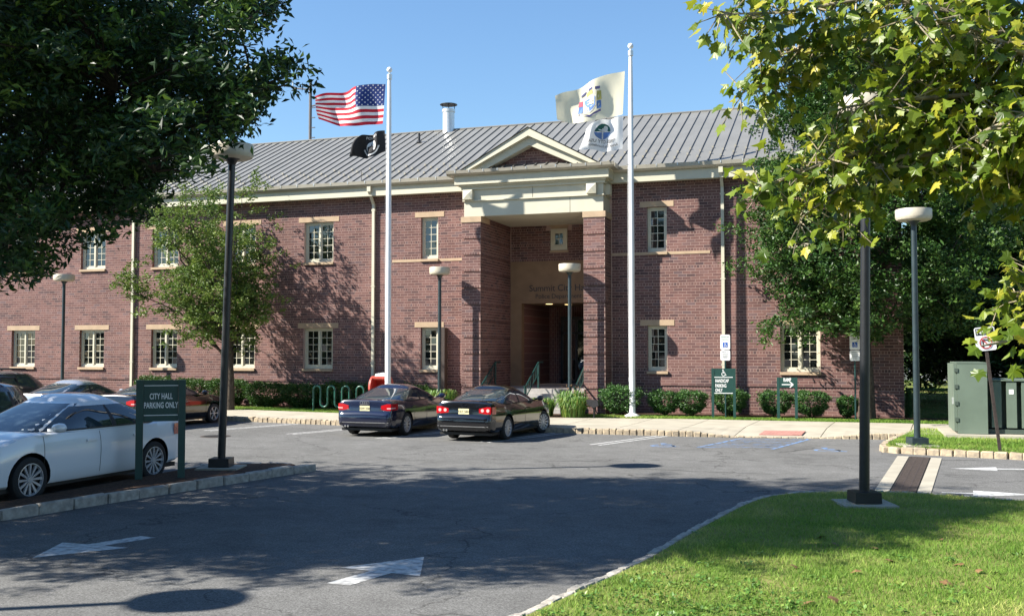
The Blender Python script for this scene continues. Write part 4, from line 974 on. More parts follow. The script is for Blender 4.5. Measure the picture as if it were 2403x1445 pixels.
mb.build('hood', 'box_red', e, smooth=True)
mb = MB()
for xx in (bx0 + .08, bx1 - .08):
    for yy in (by - .22, by + .22): mb.box(xx - .03, xx + .03, yy - .03, yy + .03, .16, .30)
mb.build('legs', 'trim_black', e)
e2 = thing('notice_papers', 'crumpled white papers lying on top of the red drop box', 'papers', (-15.75, 32.6, 1.5))
mb = MB(); rr = random.Random(3)
for i in range(6):
    cx = -15.95 + .06 * i; mb.add([(cx + rr.uniform(-.05, .05), 32.5, 1.495), (cx + .1, 32.55, 1.50), (cx + .08, 32.62, 1.56 + rr.random() * .07), (cx - .03, 32.56, 1.54 + rr.random() * .08)], [(0, 1, 2, 3)])
mb.build('sheets', 'white_paper', e2)
e = thing('flood_light', 'small black flood light on a stake between daylilies and shrub', 'spotlight', (-8.05, 32.75, .17))
MB().tube([(-8.0, 32.75, .1), (-8.0, 32.75, .62)], .035, 8).build('stake', 'trim_black', e)
mb = MB(); P = [(-8.22, .62), (-8.0, .50), (-7.82, .58), (-7.85, .74), (-8.24, .78)]
mb.add([(x, 32.62, z) for x, z in P] + [(x, 32.88, z) for x, z in P], [tuple(range(5)), (9, 8, 7, 6, 5)] + [(i, 5 + i, 5 + (i + 1) % 5, (i + 1) % 5) for i in range(5)]); mb.build('housing', 'dark_metal', e)
e = thing('utility_pole', 'grey utility pole with side arms rising behind the roof', 'utility pole', (-40.2, 70, 0))
MB().tube([(-40.2, 70, 0), (-40.2, 70, 23.9)], [.16, .12], 10).build('pole', 'wood_pole', e)
for z, d in ((23.35, -1.6), (22.0, 1.7)):
    MB().tube([(-40.2, 70, z - .25), (-40.2 + d, 70, z), (-40.2 + d, 70, z + .1)], .06, 6).build('arm', 'wood_pole', e); MB().tube([(-40.2 + d, 70, z), (-40.2 + d, 70, z + .55)], .05, 6).build('insulator', 'galv', e)
mb = MB()
for k in range(14): mb.box(-40.05, -39.75, 69.9, 70.0, 12 + k * .8, 12.05 + k * .8)
mb.build('climbing_step', 'wood_pole', e)
# ================================================================== cars
def sample(xs, ys, x): return float(np.interp(x, xs, ys))
def car(name, label, loc, rz, paint, L=4.6, W=1.80, H=1.45, wb=2.65, fo=.92, belt=.97, deck=1.06, hood=.93, cowl=1.12, roof_f=.12, roof_r=-.72, rear=-1.88, spokes=10, steer=0, kind='sedan', light='plain', plate=None, group='parked cars', rimr=.235, wr=.325, side_trim=False):
    e = thing(name, label, 'car', loc, rz, group)
    hw = W / 2; rf, rr_ = L / 2, -L / 2
    yf = rf - fo; yr = yf - wb                          # axle positions (forward = +Y)
    # --- lower body
    if kind == 'sedan':
        zt = [(rr_, .60), (rr_ + .02, .66), (rr_ + .06, .71), (rr_ + .085, .73), (rr_ + .105, deck - .06), (rr_ + .13, deck - .01), (rr_ + .2, deck), (rear + .1, deck + .005), (rear + .6, belt + .03), (cowl, belt + .03), (cowl + .25, belt + .0), (rf - .55, hood - .04), (rf - .25, hood - .12), (rf - .09, .68), (rf - .02, .58), (rf, .52)]
    else:
        zt = [(rr_, .62), (rr_ + .02, .72), (rr_ + .06, .78), (rr_ + .085, .80), (rr_ + .11, belt - .02), (rr_ + .2, belt + .02), (cowl, belt + .04), (cowl + .25, belt), (rf - .55, hood + .10), (rf - .2, hood + .03), (rf - .08, .82), (rf - .02, .7), (rf, .6)]
    zbp = [(rr_, .40), (rr_ + .05, .30), (rr_ + .25, .24), (yr, .20), (yf, .20), (rf - .2, .22), (rf, .32)]
    wp = [(rr_, .76), (rr_ + .02, .84), (rr_ + .06, .89), (rr_ + .12, .925), (rr_ + .3, .965), (rr_ + .8, 1), (0, 1), (rf - 1.0, .985), (rf - .45, .94), (rf - .2, .86), (rf - .08, .76), (rf, .60)]
    ZT = lambda u: sample(*zip(*zt), u); ZB = lambda u: sample(*zip(*zbp), u); WF = lambda u: hw * sample(*zip(*wp), u)
    us = sorted(set([round(p[0], 4) for p in zt + zbp + wp] + [round(v, 4) for v in np.linspace(rr_, rf, 30)]))
    def sec(u):
        w, zb, t = WF(u), ZB(u), ZT(u); zs = min(t - .035, belt - .015)
        zs = max(zs, zb + .12)
        h = zs - zb
        return [(0, zb), (.80 * w, zb), (.925 * w, zb + .03), (.965 * w, zb + .10 * h), (.985 * w, zb + .3 * h), (w, zb + .58 * h), (.995 * w, zb + .74 * h), (.975 * w, zb + .88 * h), (.945 * w, zs), (.90 * w, zs + .5 * (t - zs)), (.80 * w, t - .012), (.4 * w, t), (0, t + .006)]
    rings = []
    for u in us:
        s = sec(u); rings.append([(x, u, z) for x, z in s] + [(-x, u, z) for x, z in s[-2:0:-1]])
    bm = bmesh.new(); n = len(rings[0]); VV = [[bm.verts.new(p) for p in r] for r in rings]
    for a, b in zip(VV, VV[1:]):
        for j in range(n): bm.faces.new((a[j], a[(j + 1) % n], b[(j + 1) % n], b[j]))
    bm.faces.new(VV[0][::-1]); bm.faces.new(VV[-1]); bmesh.ops.recalc_face_normals(bm, faces=bm.faces)
    me = bpy.data.meshes.new('body'); bm.to_mesh(me); bm.free(); me.materials.append(MATS[paint]); me.materials.append(MATS['trim_black'])
    body = bpy.data.objects.new('body', me); COL.objects.link(body)
    cut = bmesh.new()
    for yy in (yr, yf):
        for s in (-1, 1):
            M = Matrix.Translation((s * (hw - .06), yy, wr + .005)) @ Matrix.Rotation(R(90), 4, 'Y')
            bmesh.ops.create_cone(cut, cap_ends=True, segments=28, radius1=wr + .055, radius2=wr + .055, depth=.42, matrix=M)
    for f in cut.faces: f.material_index = 1
    cm = bpy.data.meshes.new('cut'); cut.to_mesh(cm); cut.free(); cm.materials.append(MATS[paint]); cm.materials.append(MATS['trim_black']); co = bpy.data.objects.new('cut', cm); COL.objects.link(co)
    md = body.modifiers.new('b', 'BOOLEAN'); md.object = co; md.operation = 'DIFFERENCE'; md.solver = 'EXACT'
    dg = bpy.context.evaluated_depsgraph_get(); nm = bpy.data.meshes.new_from_object(body.evaluated_get(dg)); body.modifiers.clear(); body.data = nm; nm.name = 'body'
    bpy.data.objects.remove(co); bpy.data.meshes.remove(me)
    nm.polygons.foreach_set('use_smooth', [True] * len(nm.polygons)); nm.set_sharp_from_angle(angle=R(32)); body.parent = e
    # --- cabin
    b0, b1 = hw * .94, hw * .66; zb0 = belt - .01; ze = H - .115; N = 4.0
    kx = 1.28
    if kind != 'sedan': b1 = hw * .78
    def ringp(t, k=1.0, off=0):
        uf = cowl + (roof_f - cowl) * (t ** kx); ur = rear + (roof_r - rear) * (t ** kx); bb = b0 + (b1 - b0) * (t ** 1.5)
        return (uf + ur) / 2, (uf - ur) / 2 * k + off, bb * k + off, zb0 + (ze - zb0) * t
    def sup(v): return max(0, 1 - abs(v) ** N) ** (1 / N)
    rg = []
    for t in (0, .15, .3, .45, .6, .75, .88, .96, 1.0):
        c, a, b, z = ringp(t)
        rg.append([(b * math.copysign(abs(math.sin(q)) ** (2 / N), math.sin(q)), c + a * math.copysign(abs(math.cos(q)) ** (2 / N), math.cos(q)), z) for q in (2 * math.pi * j / 64 for j in range(64))])
    for k in (.96, .86, .7, .5, .25, .05):
        c, a, b, z = ringp(1, k); zz_ = ze + (H - ze) * (1 - k ** 3)
        rg.append([(b * math.copysign(abs(math.sin(q)) ** (2 / N), math.sin(q)), c + a * math.copysign(abs(math.cos(q)) ** (2 / N), math.cos(q)), zz_) for q in (2 * math.pi * j / 64 for j in range(64))])
    mb = MB().grid(rg, closed=True); mb.f.append(tuple(len(mb.v) - 64 + j for j in range(64))); mb.m.append(0)
    cab = mb.build('cabin', paint, e, smooth=True, local=True, angle=35)
    def fr(q, t, front, off=.006):
        c, a, b, z = ringp(t, 1, off); y = q * b
        return (y, c + (1 if front else -1) * a * sup(q), z)
    def sd(v, t, s, off=.006):
        c, a, b, z = ringp(t, 1, off); return (s * b * sup(v), c + v * a, z)
    T = np.linspace(.07, .93, 7)
    def patch(fn, qs, nm_, m='car_glass', par=None): return MB().grid([[fn(q, t) for q in qs] for t in T]).build(nm_, m, par or e, smooth=True, local=True, angle=60)
    patch(lambda q, t: fr(q, t, True), np.linspace(-.90, .90, 13), 'windscreen'); patch(lambda q, t: fr(q, t, False), np.linspace(-.88, .88, 13), 'rear_window')
    spans = [(-.86, -.66), (-.62, -.04), (.03, .86)] if kind != 'sedan' else [(-.84, -.08), (-.01, .86)]
    if kind != 'sedan': spans = [(-.90, -.50), (-.44, .02), (.08, .86)]
    T2 = np.linspace(.10, .84, 7)
    for s in (-1, 1):
        for a, b in spans: MB().grid([[sd(v, t, s) for v in np.linspace(a, b, 12)] for t in T2]).build('side_window', 'car_glass', e, smooth=True, local=True, angle=60)
        # chrome/black belt line and pillar trim
        MB().grid([[sd(v, t, s, .009) for v in np.linspace(-.86, .87, 20)] for t in (.045, .10)]).build('belt_trim', 'chrome' if side_trim else 'trim_black', e, local=True)
        for v0, v1 in ((spans[0][1] + .002, spans[1][0] - .002),): MB().grid([[sd(v, t, s, .008) for v in (v0, v1)] for t in T2]).build('pillar_trim', 'trim_black', e, local=True)
    # --- side details
    def sx(u, z):
        s = sec(u); return float(np.interp(z, [p[1] for p in s[2:9]], [p[0] for p in s[2:9]]))
    for s in (-1, 1):
        for u in (cowl - .12, -.06 - .02, max(yr + .42, -1.05)):
            zs = np.linspace(.27, belt - .03, 9); g = [[(s * (sx(u + d, z) + .0025), u + d, z) for z in zs] for d in (-.005, .005)]
            MB().grid(g).build('door_seam', 'trim_black', e, local=True)
        for u in (.12, -.95):
            z = belt - .16; x = sx(u, z); mb = MB(); mb.box(s * x - .012 + (0 if s > 0 else -.012), s * x + .012 + (.012 if s > 0 else 0), u - .11, u + .11, z - .018, z + .018); mb.build('door_handle', paint, e, local=True)
        # mirror
        mx, my, mz = s * (hw + .09), cowl - .28, belt + .08
        mb = MB(); P = []
        for k, (q, sc) in enumerate(((-.09, .55), (-.06, .95), (.0, 1), (.06, .85), (.10, .4))):
            P.append([(mx + .105 * sc * math.cos(a) * (1.0), my + q, mz + .075 * sc * math.sin(a)) for a in (2 * math.pi * j / 12 for j in range(12))])
        mb.grid(P, closed=True); mb.f += [tuple(range(12)), tuple(len(mb.v) - 12 + j for j in range(12))]; mb.m += [0, 0]
        mb.box(min(s * (hw - .1), mx), max(s * (hw - .1), mx), my - .03, my + .03, mz - .05, mz - .01); mb.build('door_mirror', paint, e, smooth=True, local=True)
        # tail lights: strips wrapped round the corner
        if kind == 'sedan': z0, z1, xi = .74, .93, .55
        else: z0, z1, xi = .80, 1.12, .72
        path = [(xi, .098), (.75, .098), (.88, .102), (.925, .13), (.958, .25), (.972, .38)]
        if light == 'round': path = [(.50, .098), (.75, .098), (.88, .102), (.925, .13), (.955, .24), (.962, .30)]
        lo, hi = [], []
        for i, (fx, du) in enumerate(path):
            u = rr_ + du; t = i / (len(path) - 1)
            za, zb_ = z0 + (.03 if i == 0 else 0) + (.05 * t if light == 'slant' else 0) - (.03 * t if light == 'slant' else 0), z1 - (.05 if i == 0 else 0)
            x = fx * hw + .006; u -= .012
            lo.append((s * x, u, za)); hi.append((s * x, u, zb_))
        mb = MB().grid([lo, hi]); tl = mb.build('tail_light', 'tail_red', e, local=True)
        if light == 'round':
            for cx in (.62, .80):
                mb = MB(); v, f = ring2d(0, .045, 16); mb.add([(s * cx * hw + x, rr_ + .082, .835 + z) for x, z in v], f); mb.build('lamp_lens', 'tail_clear', tl, local=True)
        else:
            mb = MB(); mb.grid([[(p[0] * 1.002, p[1] - .003, p[2] + .045) for p in lo[1:5]], [(p[0] * 1.002, p[1] - .003, p[2] + .075) for p in lo[1:5]]]); mb.build('lamp_lens', 'tail_amber' if light == 'plain' else 'tail_clear', tl, local=True)
        # head light
        path = [(.52, .16), (.66, .20), (.78, .30), (.86, .46), (.90, .60)]
        lo = [(s * (fx * hw * 1.03), rf - du + .02, .60) for fx, du in path]; hi = [(x, y, .60 + .04 + .10 * min(1, .4 + i * .25)) for i, (x, y, z) in enumerate(lo)]
        MB().grid([lo, hi]).build('head_light', 'car_glass', e, local=True)
    # bumper crease strip (its chrome imitates reflected ground), rear plate, exhaust
    mb = MB(); cr = [(-.84, .03), (-.7, .008), (-.4, -.006), (0, -.008), (.4, -.006), (.7, .008), (.84, .03)]
    mb.grid([[(x * hw, rr_ + u - .004, .40) for x, u in cr], [(x * hw, rr_ + u - .012, .425) for x, u in cr]]); mb.build('crease_tone_strip', 'chrome' if light in ('slant', 'round') else 'trim_black', e, local=True)
    mb = MB(); pz = .80 if kind == 'sedan' else .9
    mb.box(-.155, .155, rr_ + .082, rr_ + .094, pz - .075, pz + .075); p = mb.build('number_plate', 'plate', e, local=True)
    if plate:
        mb = MB(); put2d(mb, text2d(plate, .085, .004), (0, rr_ + .078, pz - .03), (1, 0, 0), (0, 0, 1)); mb.build('lettering', 'letter', p, local=True)
    mb = MB()
    for x in (-.62, -.53): mb.tube([(x * hw * 1.02, rr_ + .25, .30), (x * hw * 1.02, rr_ + .02, .30)], .03, 10)
    mb.build('exhaust', 'chrome', e, local=True)
    # black underside pan
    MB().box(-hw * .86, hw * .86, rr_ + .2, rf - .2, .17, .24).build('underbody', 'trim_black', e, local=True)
    # --- wheels
    for s in (-1, 1):
        for yy, st in ((yr, 0), (yf, steer)):
            wx = s * (hw - .115)
            prof = [(rimr - .01, -.095), (rimr + .02, -.105), (wr - .03, -.10), (wr - .005, -.08), (wr, -.03), (wr, .03), (wr - .005, .08), (wr - .03, .10), (rimr + .02, .105), (rimr - .01, .095), (rimr - .03, 0), (rimr - .01, -.095)]
            w = MB().lathe((0, 0, 0), prof, 36, axis='x', cap=False).build('wheel', 'tyre', e, smooth=True, local=True); w.location = (wx, yy, wr); w.rotation_euler = (0, 0, st)
            mb = MB(); f = s * .075
            mb.lathe((0, 0, 0), [(rimr, f + s * .02), (rimr - .02, f + s * .022), (rimr - .03, f - s * .02)], 36, axis='x', cap=False)
            mb.lathe((0, 0, 0), [(0, f + s * .01), (.045, f + s * .01), (.055, f - s * .02)], 16, axis='x', cap=False)
            for k in range(spokes):
                a = 2 * math.pi * k / spokes; d = (math.cos(a), math.sin(a)); pn_ = (-d[1], d[0]); w0, w1 = .011, .021
                r0, r1 = .04, rimr - .015
                q = [(f, d[0] * r0 + pn_[0] * w0, d[1] * r0 + pn_[1] * w0), (f, d[0] * r0 - pn_[0] * w0, d[1] * r0 - pn_[1] * w0), (f + s * .012, d[0] * r1 - pn_[0] * w1, d[1] * r1 - pn_[1] * w1), (f + s * .012, d[0] * r1 + pn_[0] * w1, d[1] * r1 + pn_[1] * w1)]
                mb.add(q + [(x - s * .03, y, z) for x, y, z in q], [(0, 1, 2, 3), (0, 4, 5, 1), (1, 5, 6, 2), (2, 6, 7, 3), (3, 7, 4, 0)])
            rim = mb.build('rim', 'rim', w, local=True)
            MB().lathe((0, 0, 0), [(0, f - s * .05), (rimr - .02, f - s * .05)], 24, axis='x', cap=False).build('hub_disc', 'trim_black', w, local=True)
    if kind != 'sedan':
        for s in (-1, 1): MB().tube([(s * hw * .62, roof_r + .1, H - .03), (s * hw * .62, roof_r + .18, H + .06), (s * hw * .62, roof_f - .3, H + .06), (s * hw * .62, roof_f - .2, H - .02)], .022, 8).build('roof_rail', 'trim_black', e, smooth=True, local=True)
        for yy in (roof_r + .35, roof_f - .5): MB().box(-hw * .6, hw * .6, yy - .03, yy + .03, H + .05, H + .085).build('cross_bar', 'trim_black', e, local=True)
    return e, rr_, hw
navy, rr0, hw0 = car('sedan', 'dark navy sedan with four-ring badge, nose-in beside the bike rack', (-12.75, 27.7, 0), R(-1.5), 'car_navy', L=4.70, W=1.83, H=1.43, wb=2.81, light='slant', plate='ZSW 25M', deck=1.04, spokes=10, roof_r=-.70, rear=-1.92)
mb = MB()
for k in range(4): put2d(mb, ring2d(.040, .052, 18), (-.096 + k * .064, rr0 + .078, .955), (1, 0, 0), (0, 0, 1))
mb.build('badge', 'chrome', navy, local=True)
for tx, s in ((-.52, 'A4'), (.50, '2.0T')):
    mb = MB(); put2d(mb, text2d(s, .07, .004), (tx, rr0 + .084, .745), (1, 0, 0), (0, 0, 1)); mb.build('badge', 'chrome', navy, local=True)
blk, rr1, hw1 = car('sedan', 'black sedan with round tail lamps parked right of the navy sedan', (-9.45, 27.15, 0), R(-5.5), 'car_black', L=4.55, W=1.78, H=1.46, wb=2.58, light='round', plate='TAT 58H', deck=1.08, spokes=12, steer=R(-16))
mb = MB(); put2d(mb, ring2d(.055, .068, 22), (0, rr1 + .08, .955), (1, 0, 0), (0, 0, 1)); put2d(mb, strokes2d([((-.035, .05), (0, -.002)), ((.035, .05), (0, -.002)), ((-.05, .02), (-.02, -.05)), ((-.02, -.05), (0, 0)), ((0, 0), (.02, -.05)), ((.02, -.05), (.05, .02))], .012), (0, rr1 + .08, .955), (1, 0, 0), (0, 0, 1)); mb.build('badge', 'chrome', blk, local=True)
MB().tube([(0, -1.02, 1.42), (.02, -1.32, 1.66)], .006, 5).build('aerial', 'trim_black', blk, local=True)
wc, _, _ = car('sedan', 'white sedan parked in shade beside the mulch island at left', (-13.36, 14.38, 0), R(180 - 1), 'car_white', L=4.55, W=1.80, H=1.52, wb=2.72, fo=.95, light='plain', spokes=12, deck=1.09, rear=-1.95, roof_r=-.80, cowl=1.2, wr=.33, rimr=.245)
wc.scale = (1.09, 1.09, 1.10)
car('suv', 'dark blue sport utility with roof rails behind the white sedan', (-16.62, 14.65, 0), R(180), 'car_suv', L=4.6, W=1.85, H=1.82, wb=2.65, belt=1.12, kind='suv', cowl=1.05, roof_f=.35, rear=-2.18, roof_r=-1.72, wr=.36, rimr=.24, hood=1.0)
car('sedan', 'black sedan behind the green parking sign, its front wheel by the kerb', (-20.95, 27.3, 0), R(-2), 'car_black', L=4.75, W=1.82, H=1.46, wb=2.8, fo=.93, light='slant', spokes=6, deck=1.07, rear=-1.9)
car('sedan', 'silver sedan seen over the roof of the white car', (-24.25, 27.3, 0), R(-2), 'car_silver', L=4.7, W=1.8, H=1.47, wb=2.75, light='plain', deck=1.06)
car('suv', 'dark slate sport utility behind the silver sedan at far left', (-27.5, 27.6, 0), R(-2), 'car_slate', L=4.5, W=1.84, H=1.72, wb=2.6, belt=1.08, kind='suv', cowl=1.05, roof_f=.35, rear=-2.12, roof_r=-1.55, wr=.35, rimr=.24, hood=.98)
# ================================================================== vegetation
CT, ST = math.cos(R(18.396)), math.sin(R(18.396))
def cw(px, py, Z):           # a point Z metres ahead of the viewpoint -> world
    X = (px - 1201.5) / 2352.7 * Z; h = (819.5 - py) / 2352.7 * Z
    return Vector((X * CT - Z * ST, X * ST + Z * CT, 2.45 + h))
def leaf_quads(C, L, W, rng, up=.5, fold=.25, hang=0.0):
    n = len(C); d = rng.normal(size=(n, 3)); d[:, 2] = d[:, 2] * .6 - hang; d /= np.linalg.norm(d, axis=1)[:, None]
    up_ = rng.normal(size=(n, 3)) * (1 - up) + np.array([0, 0, 1.0]) * up
    s = np.cross(d, up_); s /= np.linalg.norm(s, axis=1)[:, None] + 1e-9; nn = np.cross(s, d)
    L_ = (L * rng.uniform(.65, 1.25, n))[:, None]; W_ = (W * rng.uniform(.7, 1.2, n))[:, None]
    V = np.stack([C - d * L_ * .5, C + s * W_ * .5 + nn * W_ * fold, C + d * L_ * .5, C - s * W_ * .5 + nn * W_ * fold], 1)
    return V.reshape(-1, 3), np.arange(n * 4).reshape(-1, 4)
def limb_points(a, b, n=6, sag=0.0, wob=.1, rng=None):
    a, b = Vector(a), Vector(b); out = []
    for i in range(n + 1):
        t = i / n; p = a.lerp(b, t); p.z += sag * math.sin(t * math.pi); k = math.sin(t * math.pi) * wob * (b - a).length * .3
        p += Vector((rng.normal() * k, rng.normal() * k, rng.normal() * k * .4)); out.append(p)
    return out
def build_tree(name, label, base, bark, leafm, trunk, limbs, lobes, per, leafn, L, W, sig=.5, flat=.7, cull=None, seed=1, group=None, up=.5, hang=0, twig=.012, trunk_r=.2, cat='tree', tintc=.45):
    """trunk: polyline points, limbs: list of (start, end, r0), lobes: Nx3 leaf clump centres"""
    rng = np.random.default_rng(seed); e = thing(name, label, cat, base, group=group)
    tb = MB(); k = len(trunk); tb.tube(trunk, [trunk_r * (1.25 if i == 0 else 1 - .55 * i / (k - 1)) for i in range(k)], 12); tb.build('trunk', bark, e, smooth=True)
    lm = MB(); pts = [Vector(p) for p in trunk[1:]]; rad = [trunk_r * .5] * len(pts)
    for a, b, r in limbs:
        P = limb_points(a, b, 7, .12 * (Vector(b) - Vector(a)).length * .5, .12, rng); lm.tube(P, [r * (1 - .82 * i / 7) for i in range(8)], 7); pts += P[1:]
    PA = np.array([tuple(p) for p in pts]); lobes = np.asarray(lobes)
    if cull is not None: lobes = lobes[~cull(lobes)]
    cl = []
    for c in lobes:
        d = np.linalg.norm(PA - c - np.array([0, 0, -.3]) * 0, axis=1) + np.maximum(0, PA[:, 2] - c[2]) * 1.5; j = int(d.argmin()); a = Vector(PA[j]); b = Vector(c)
        P = limb_points(a, b, 4, .06 * (b - a).length, .14, rng); lm.tube(P, [twig * 1.9, twig * 1.6, twig * 1.2, twig * .8, twig * .4], 4, cap=False)
        for q in range(per):
            t = rng.uniform(.45, 1.1); m = a.lerp(b, t); cl.append((m.x + rng.normal() * sig, m.y + rng.normal() * sig, m.z + rng.normal() * sig * flat))
    lm.build('limbs', bark, e, smooth=True, angle=80)
    cl = np.array(cl); n = leafn; base_t = rng.normal(tintc, .18, len(cl))
    idx = np.repeat(np.arange(len(cl)), n); C = cl[idx] + rng.normal(size=(len(idx), 3)) * np.array([.17, .17, .11]) * (sig / .5)
    if cull is not None: kp = ~cull(C); C = C[kp]; idx = idx[kp]
    V, F = leaf_quads(C, L, W, rng, up, hang=hang)
    np_mesh('crown', V, F, leafm, e, tint=np.clip(base_t[idx] + rng.normal(0, .16, len(idx)), 0, 1), kind='stuff')
    print(name, len(F)); return e
rng = np.random.default_rng(11)
def in_bld(P): return ((P[:, 1] > 35.25) & (P[:, 2] < 9.2) & (P[:, 0] < 2.2)) | ((P[:, 1] > 34.9) & (P[:, 0] < 2.4) & (P[:, 2] < 9.05 + .5 * (P[:, 1] - 35.0)) & (P[:, 2] > 8.2))
# --- big tree over the left foreground
bx, by = -12.5, 9.9
OUT = [(-3000, -3000), (665, -3000), (660, 0), (620, 40), (540, 85), (560, 150), (640, 130), (715, 190), (690, 245), (570, 265), (505, 310), (490, 375), (440, 415), (370, 460), (300, 500), (210, 545), (155, 590), (105, 625), (60, 665), (-50, 700), (-3000, 900)]
def outside(P):
    X_ = P[:, 0] * CT + P[:, 1] * ST; Z_ = P[:, 1] * CT - P[:, 0] * ST; q = np.stack([1201.5 + 2352.7 * X_ / Z_, 819.5 - 2352.7 * (P[:, 2] - 2.45) / Z_], 1)
    r = np.zeros(len(P), bool); n = len(OUT)
    for i in range(n):
        (x0, y0), (x1, y1) = OUT[i], OUT[(i + 1) % n]; c = ((y0 > q[:, 1]) != (y1 > q[:, 1])) & (q[:, 0] < (x1 - x0) * (q[:, 1] - y0) / (y1 - y0 + 1e-9) + x0); r ^= c
    return ~r & (q[:, 1] > -400)
lob = []
while len(lob) < 380:
    a = rng.uniform(0, 2 * math.pi); r = math.sqrt(rng.uniform(0, 1)); su, sv = r * 5.9 * math.cos(a), r * 4.0 * math.sin(a); x, y = su * .866 + sv * .5, su * .5 - sv * .866
    lo, hi = 3.0 + 2.0 * r * r, 11.8 - 4.2 * r * r; t = rng.beta(.8, .9); q = (bx + x, by + y, lo + (hi - lo) * t)
    lob.append(q)
for k in range(170):
    a = rng.uniform(0, 6.283); r = math.sqrt(rng.uniform(0, 1)); su, sv = r * 5.6 * math.cos(a), r * 3.9 * math.sin(a); lob.append((bx + su * .866 + sv * .5, by + su * .5 - sv * .866, 7.0 + (4.6 - 3.2 * r * r) * rng.random()))
lim = []
for k in range(14):
    a = k * 2.4; r = .45 + .4 * rng.random(); lim.append(((bx, by, 2.1 + .12 * (k % 5)), (bx + 5 * r * math.cos(a), by + 4.2 * r * math.sin(a), 5.5 + 4.5 * rng.random()), .11))
lim += [((bx, by, 2.4), tuple(cw(590, 215, 11.4)), .045), ((bx, by, 2.4), tuple(cw(540, 60, 11.2)), .05), ((bx, by, 2.3), tuple(cw(360, 400, 11.5)), .045)]
lob += [tuple(cw(x, y, 11.4 + rng.normal() * .5)) for x, y in ((600, 30), (650, 20), (690, 25), (560, 70), (520, 130), (560, 170), (530, 210), (480, 250), (610, 190), (660, 170), (690, 200), (700, 235), (650, 250), (600, 270), (560, 290), (540, 330), (500, 350), (520, 300), (450, 320), (430, 400), (380, 420), (340, 470), (300, 500), (240, 540), (180, 570), (120, 610), (60, 640), (30, 670), (420, 360), (350, 380), (260, 450), (160, 500), (60, 560), (450, 60), (400, 120), (380, 200), (320, 260), (250, 330), (150, 400), (60, 450), (30, 200), (120, 120), (220, 60), (320, 40), (200, 240), (100, 320))]
build_tree('shade_tree', 'large dark green tree overhanging the upper left, above the white sedan', (bx, by, .1), 'bark_dark', 'leaf_dark', [(bx, by, .05), (bx + .05, by, 1), (bx, by + .05, 2.2), (bx, by, 4.2)], lim, lob, 7, 60, .12, .05, sig=.40, flat=.6, cull=lambda P: outside(P + .16 * np.sin(P[:, [1, 2, 0]] * 4.1 + P[:, [2, 0, 1]] * 2.3) + rng.normal(0, .10, P.shape)), seed=3, trunk_r=.26, hang=.35, tintc=.42)
# --- its neighbour beyond the left edge
cx, cy = -19.8, 8.3; lob = []
while len(lob) < 210:
    a = rng.uniform(0, 6.28); r = math.sqrt(rng.uniform(0, 1)); lo, hi = 4 + 1.5 * r * r, 12.6 - 4 * r * r; lob.append((cx + 5.2 * r * math.cos(a), cy + 5.2 * r * math.sin(a), rng.uniform(lo, hi)))
build_tree('shade_tree', 'tree beyond the left edge whose shade covers the white sedan', (cx, cy, 0), 'bark_dark', 'leaf_dark', [(cx, cy, 0), (cx, cy, 2), (cx, cy, 5)], [((cx, cy, 2.5), (cx + 3 * math.cos(k * 1.1), cy + 3 * math.sin(k * 1.1), 8), .1) for k in range(6)], lob, 6, 22, .20, .10, sig=.6, seed=4, trunk_r=.26)
# --- slender tree before the facade, left
bx, by = -22.15, 32.75
lim = []; lob = []
for k in range(16):
    a = k * 2.4 + .3; r = .5 + .5 * ((k * 7) % 16) / 16; z1 = 3.4 + 5.4 * ((k * 5) % 16) / 16; rr2 = 3.7 * r * (1 if z1 < 7.5 else .8)
    ex = bx - .9 + rr2 * math.cos(a) * (.62 if math.cos(a) > 0 else 1); ey = by + .75 * rr2 * math.sin(a); lim.append(((bx, by, 1.7 + .1 * k), (ex, min(ey, 35.0), z1), .055))
    for j in range(19):
        t = rng.uniform(.35, 1.1); lob.append((bx + (ex - bx) * t + rng.normal() * .42, min(by + (ey - by) * t + rng.normal() * .42, 35.1), 1.9 + .1 * k + (z1 - 1.8 - .1 * k) * t + rng.normal() * .4 + .25))
build_tree('street_tree', 'slender leafy young tree in front of the facade behind the tall lamp', (bx, by, .16), 'bark', 'leaf_olive', [(bx, by, .1), (bx + .03, by, 1.3), (bx - .02, by, 2.2), (bx - .1, by, 4.5), (bx - .15, by, 7.6)], lim, lob, 5, 22, .135, .066, sig=.30, flat=.75, cull=in_bld, seed=5, trunk_r=.15, up=.45, twig=.010, tintc=.5)
# --- dense tree before the right corner
bx, by = .62, 34.55
lim = []; lob = []
for k in range(20):
    a = k * 2.4; u = ((k * 7) % 20) / 20; z1 = 4.0 + 8.2 * u; rr2 = 3.9 * math.sin(math.pi * min(1, .22 + .74 * u)) ** .7 * (.6 + .4 * rng.random())
    lim.append(((bx, by, 2.6 + 3.2 * u * .8), (bx + rr2 * math.cos(a), by - abs(rr2 * math.sin(a)) * .9 if math.sin(a) < 0 or z1 < 9.5 else by + rr2 * math.sin(a), z1), .07))
while len(lob) < 400:
    u = rng.uniform(0, 1); a = rng.uniform(0, 6.28); z = 3.0 + 9.6 * u; rmax = 4.3 * math.sin(math.pi * min(1, .24 + .74 * u)) ** .75; r = rmax * math.sqrt(rng.uniform(.12, 1)); x, y = bx + .15 + r * math.cos(a), by + r * math.sin(a)
    if y < 35.0 or z > 9.4: lob.append((x, y, z))
build_tree('street_tree', 'dense dark green tree standing at the right corner of the building', (bx, by, .16), 'bark', 'leaf_mid', [(bx, by, .1), (bx + .02, by, 1.6), (bx - .05, by, 3.0), (bx, by, 6), (bx + .1, by, 10.5)], lim, lob, 7, 46, .14, .075, sig=.42, flat=.7, cull=in_bld, seed=6, trunk_r=.24, tintc=.42)
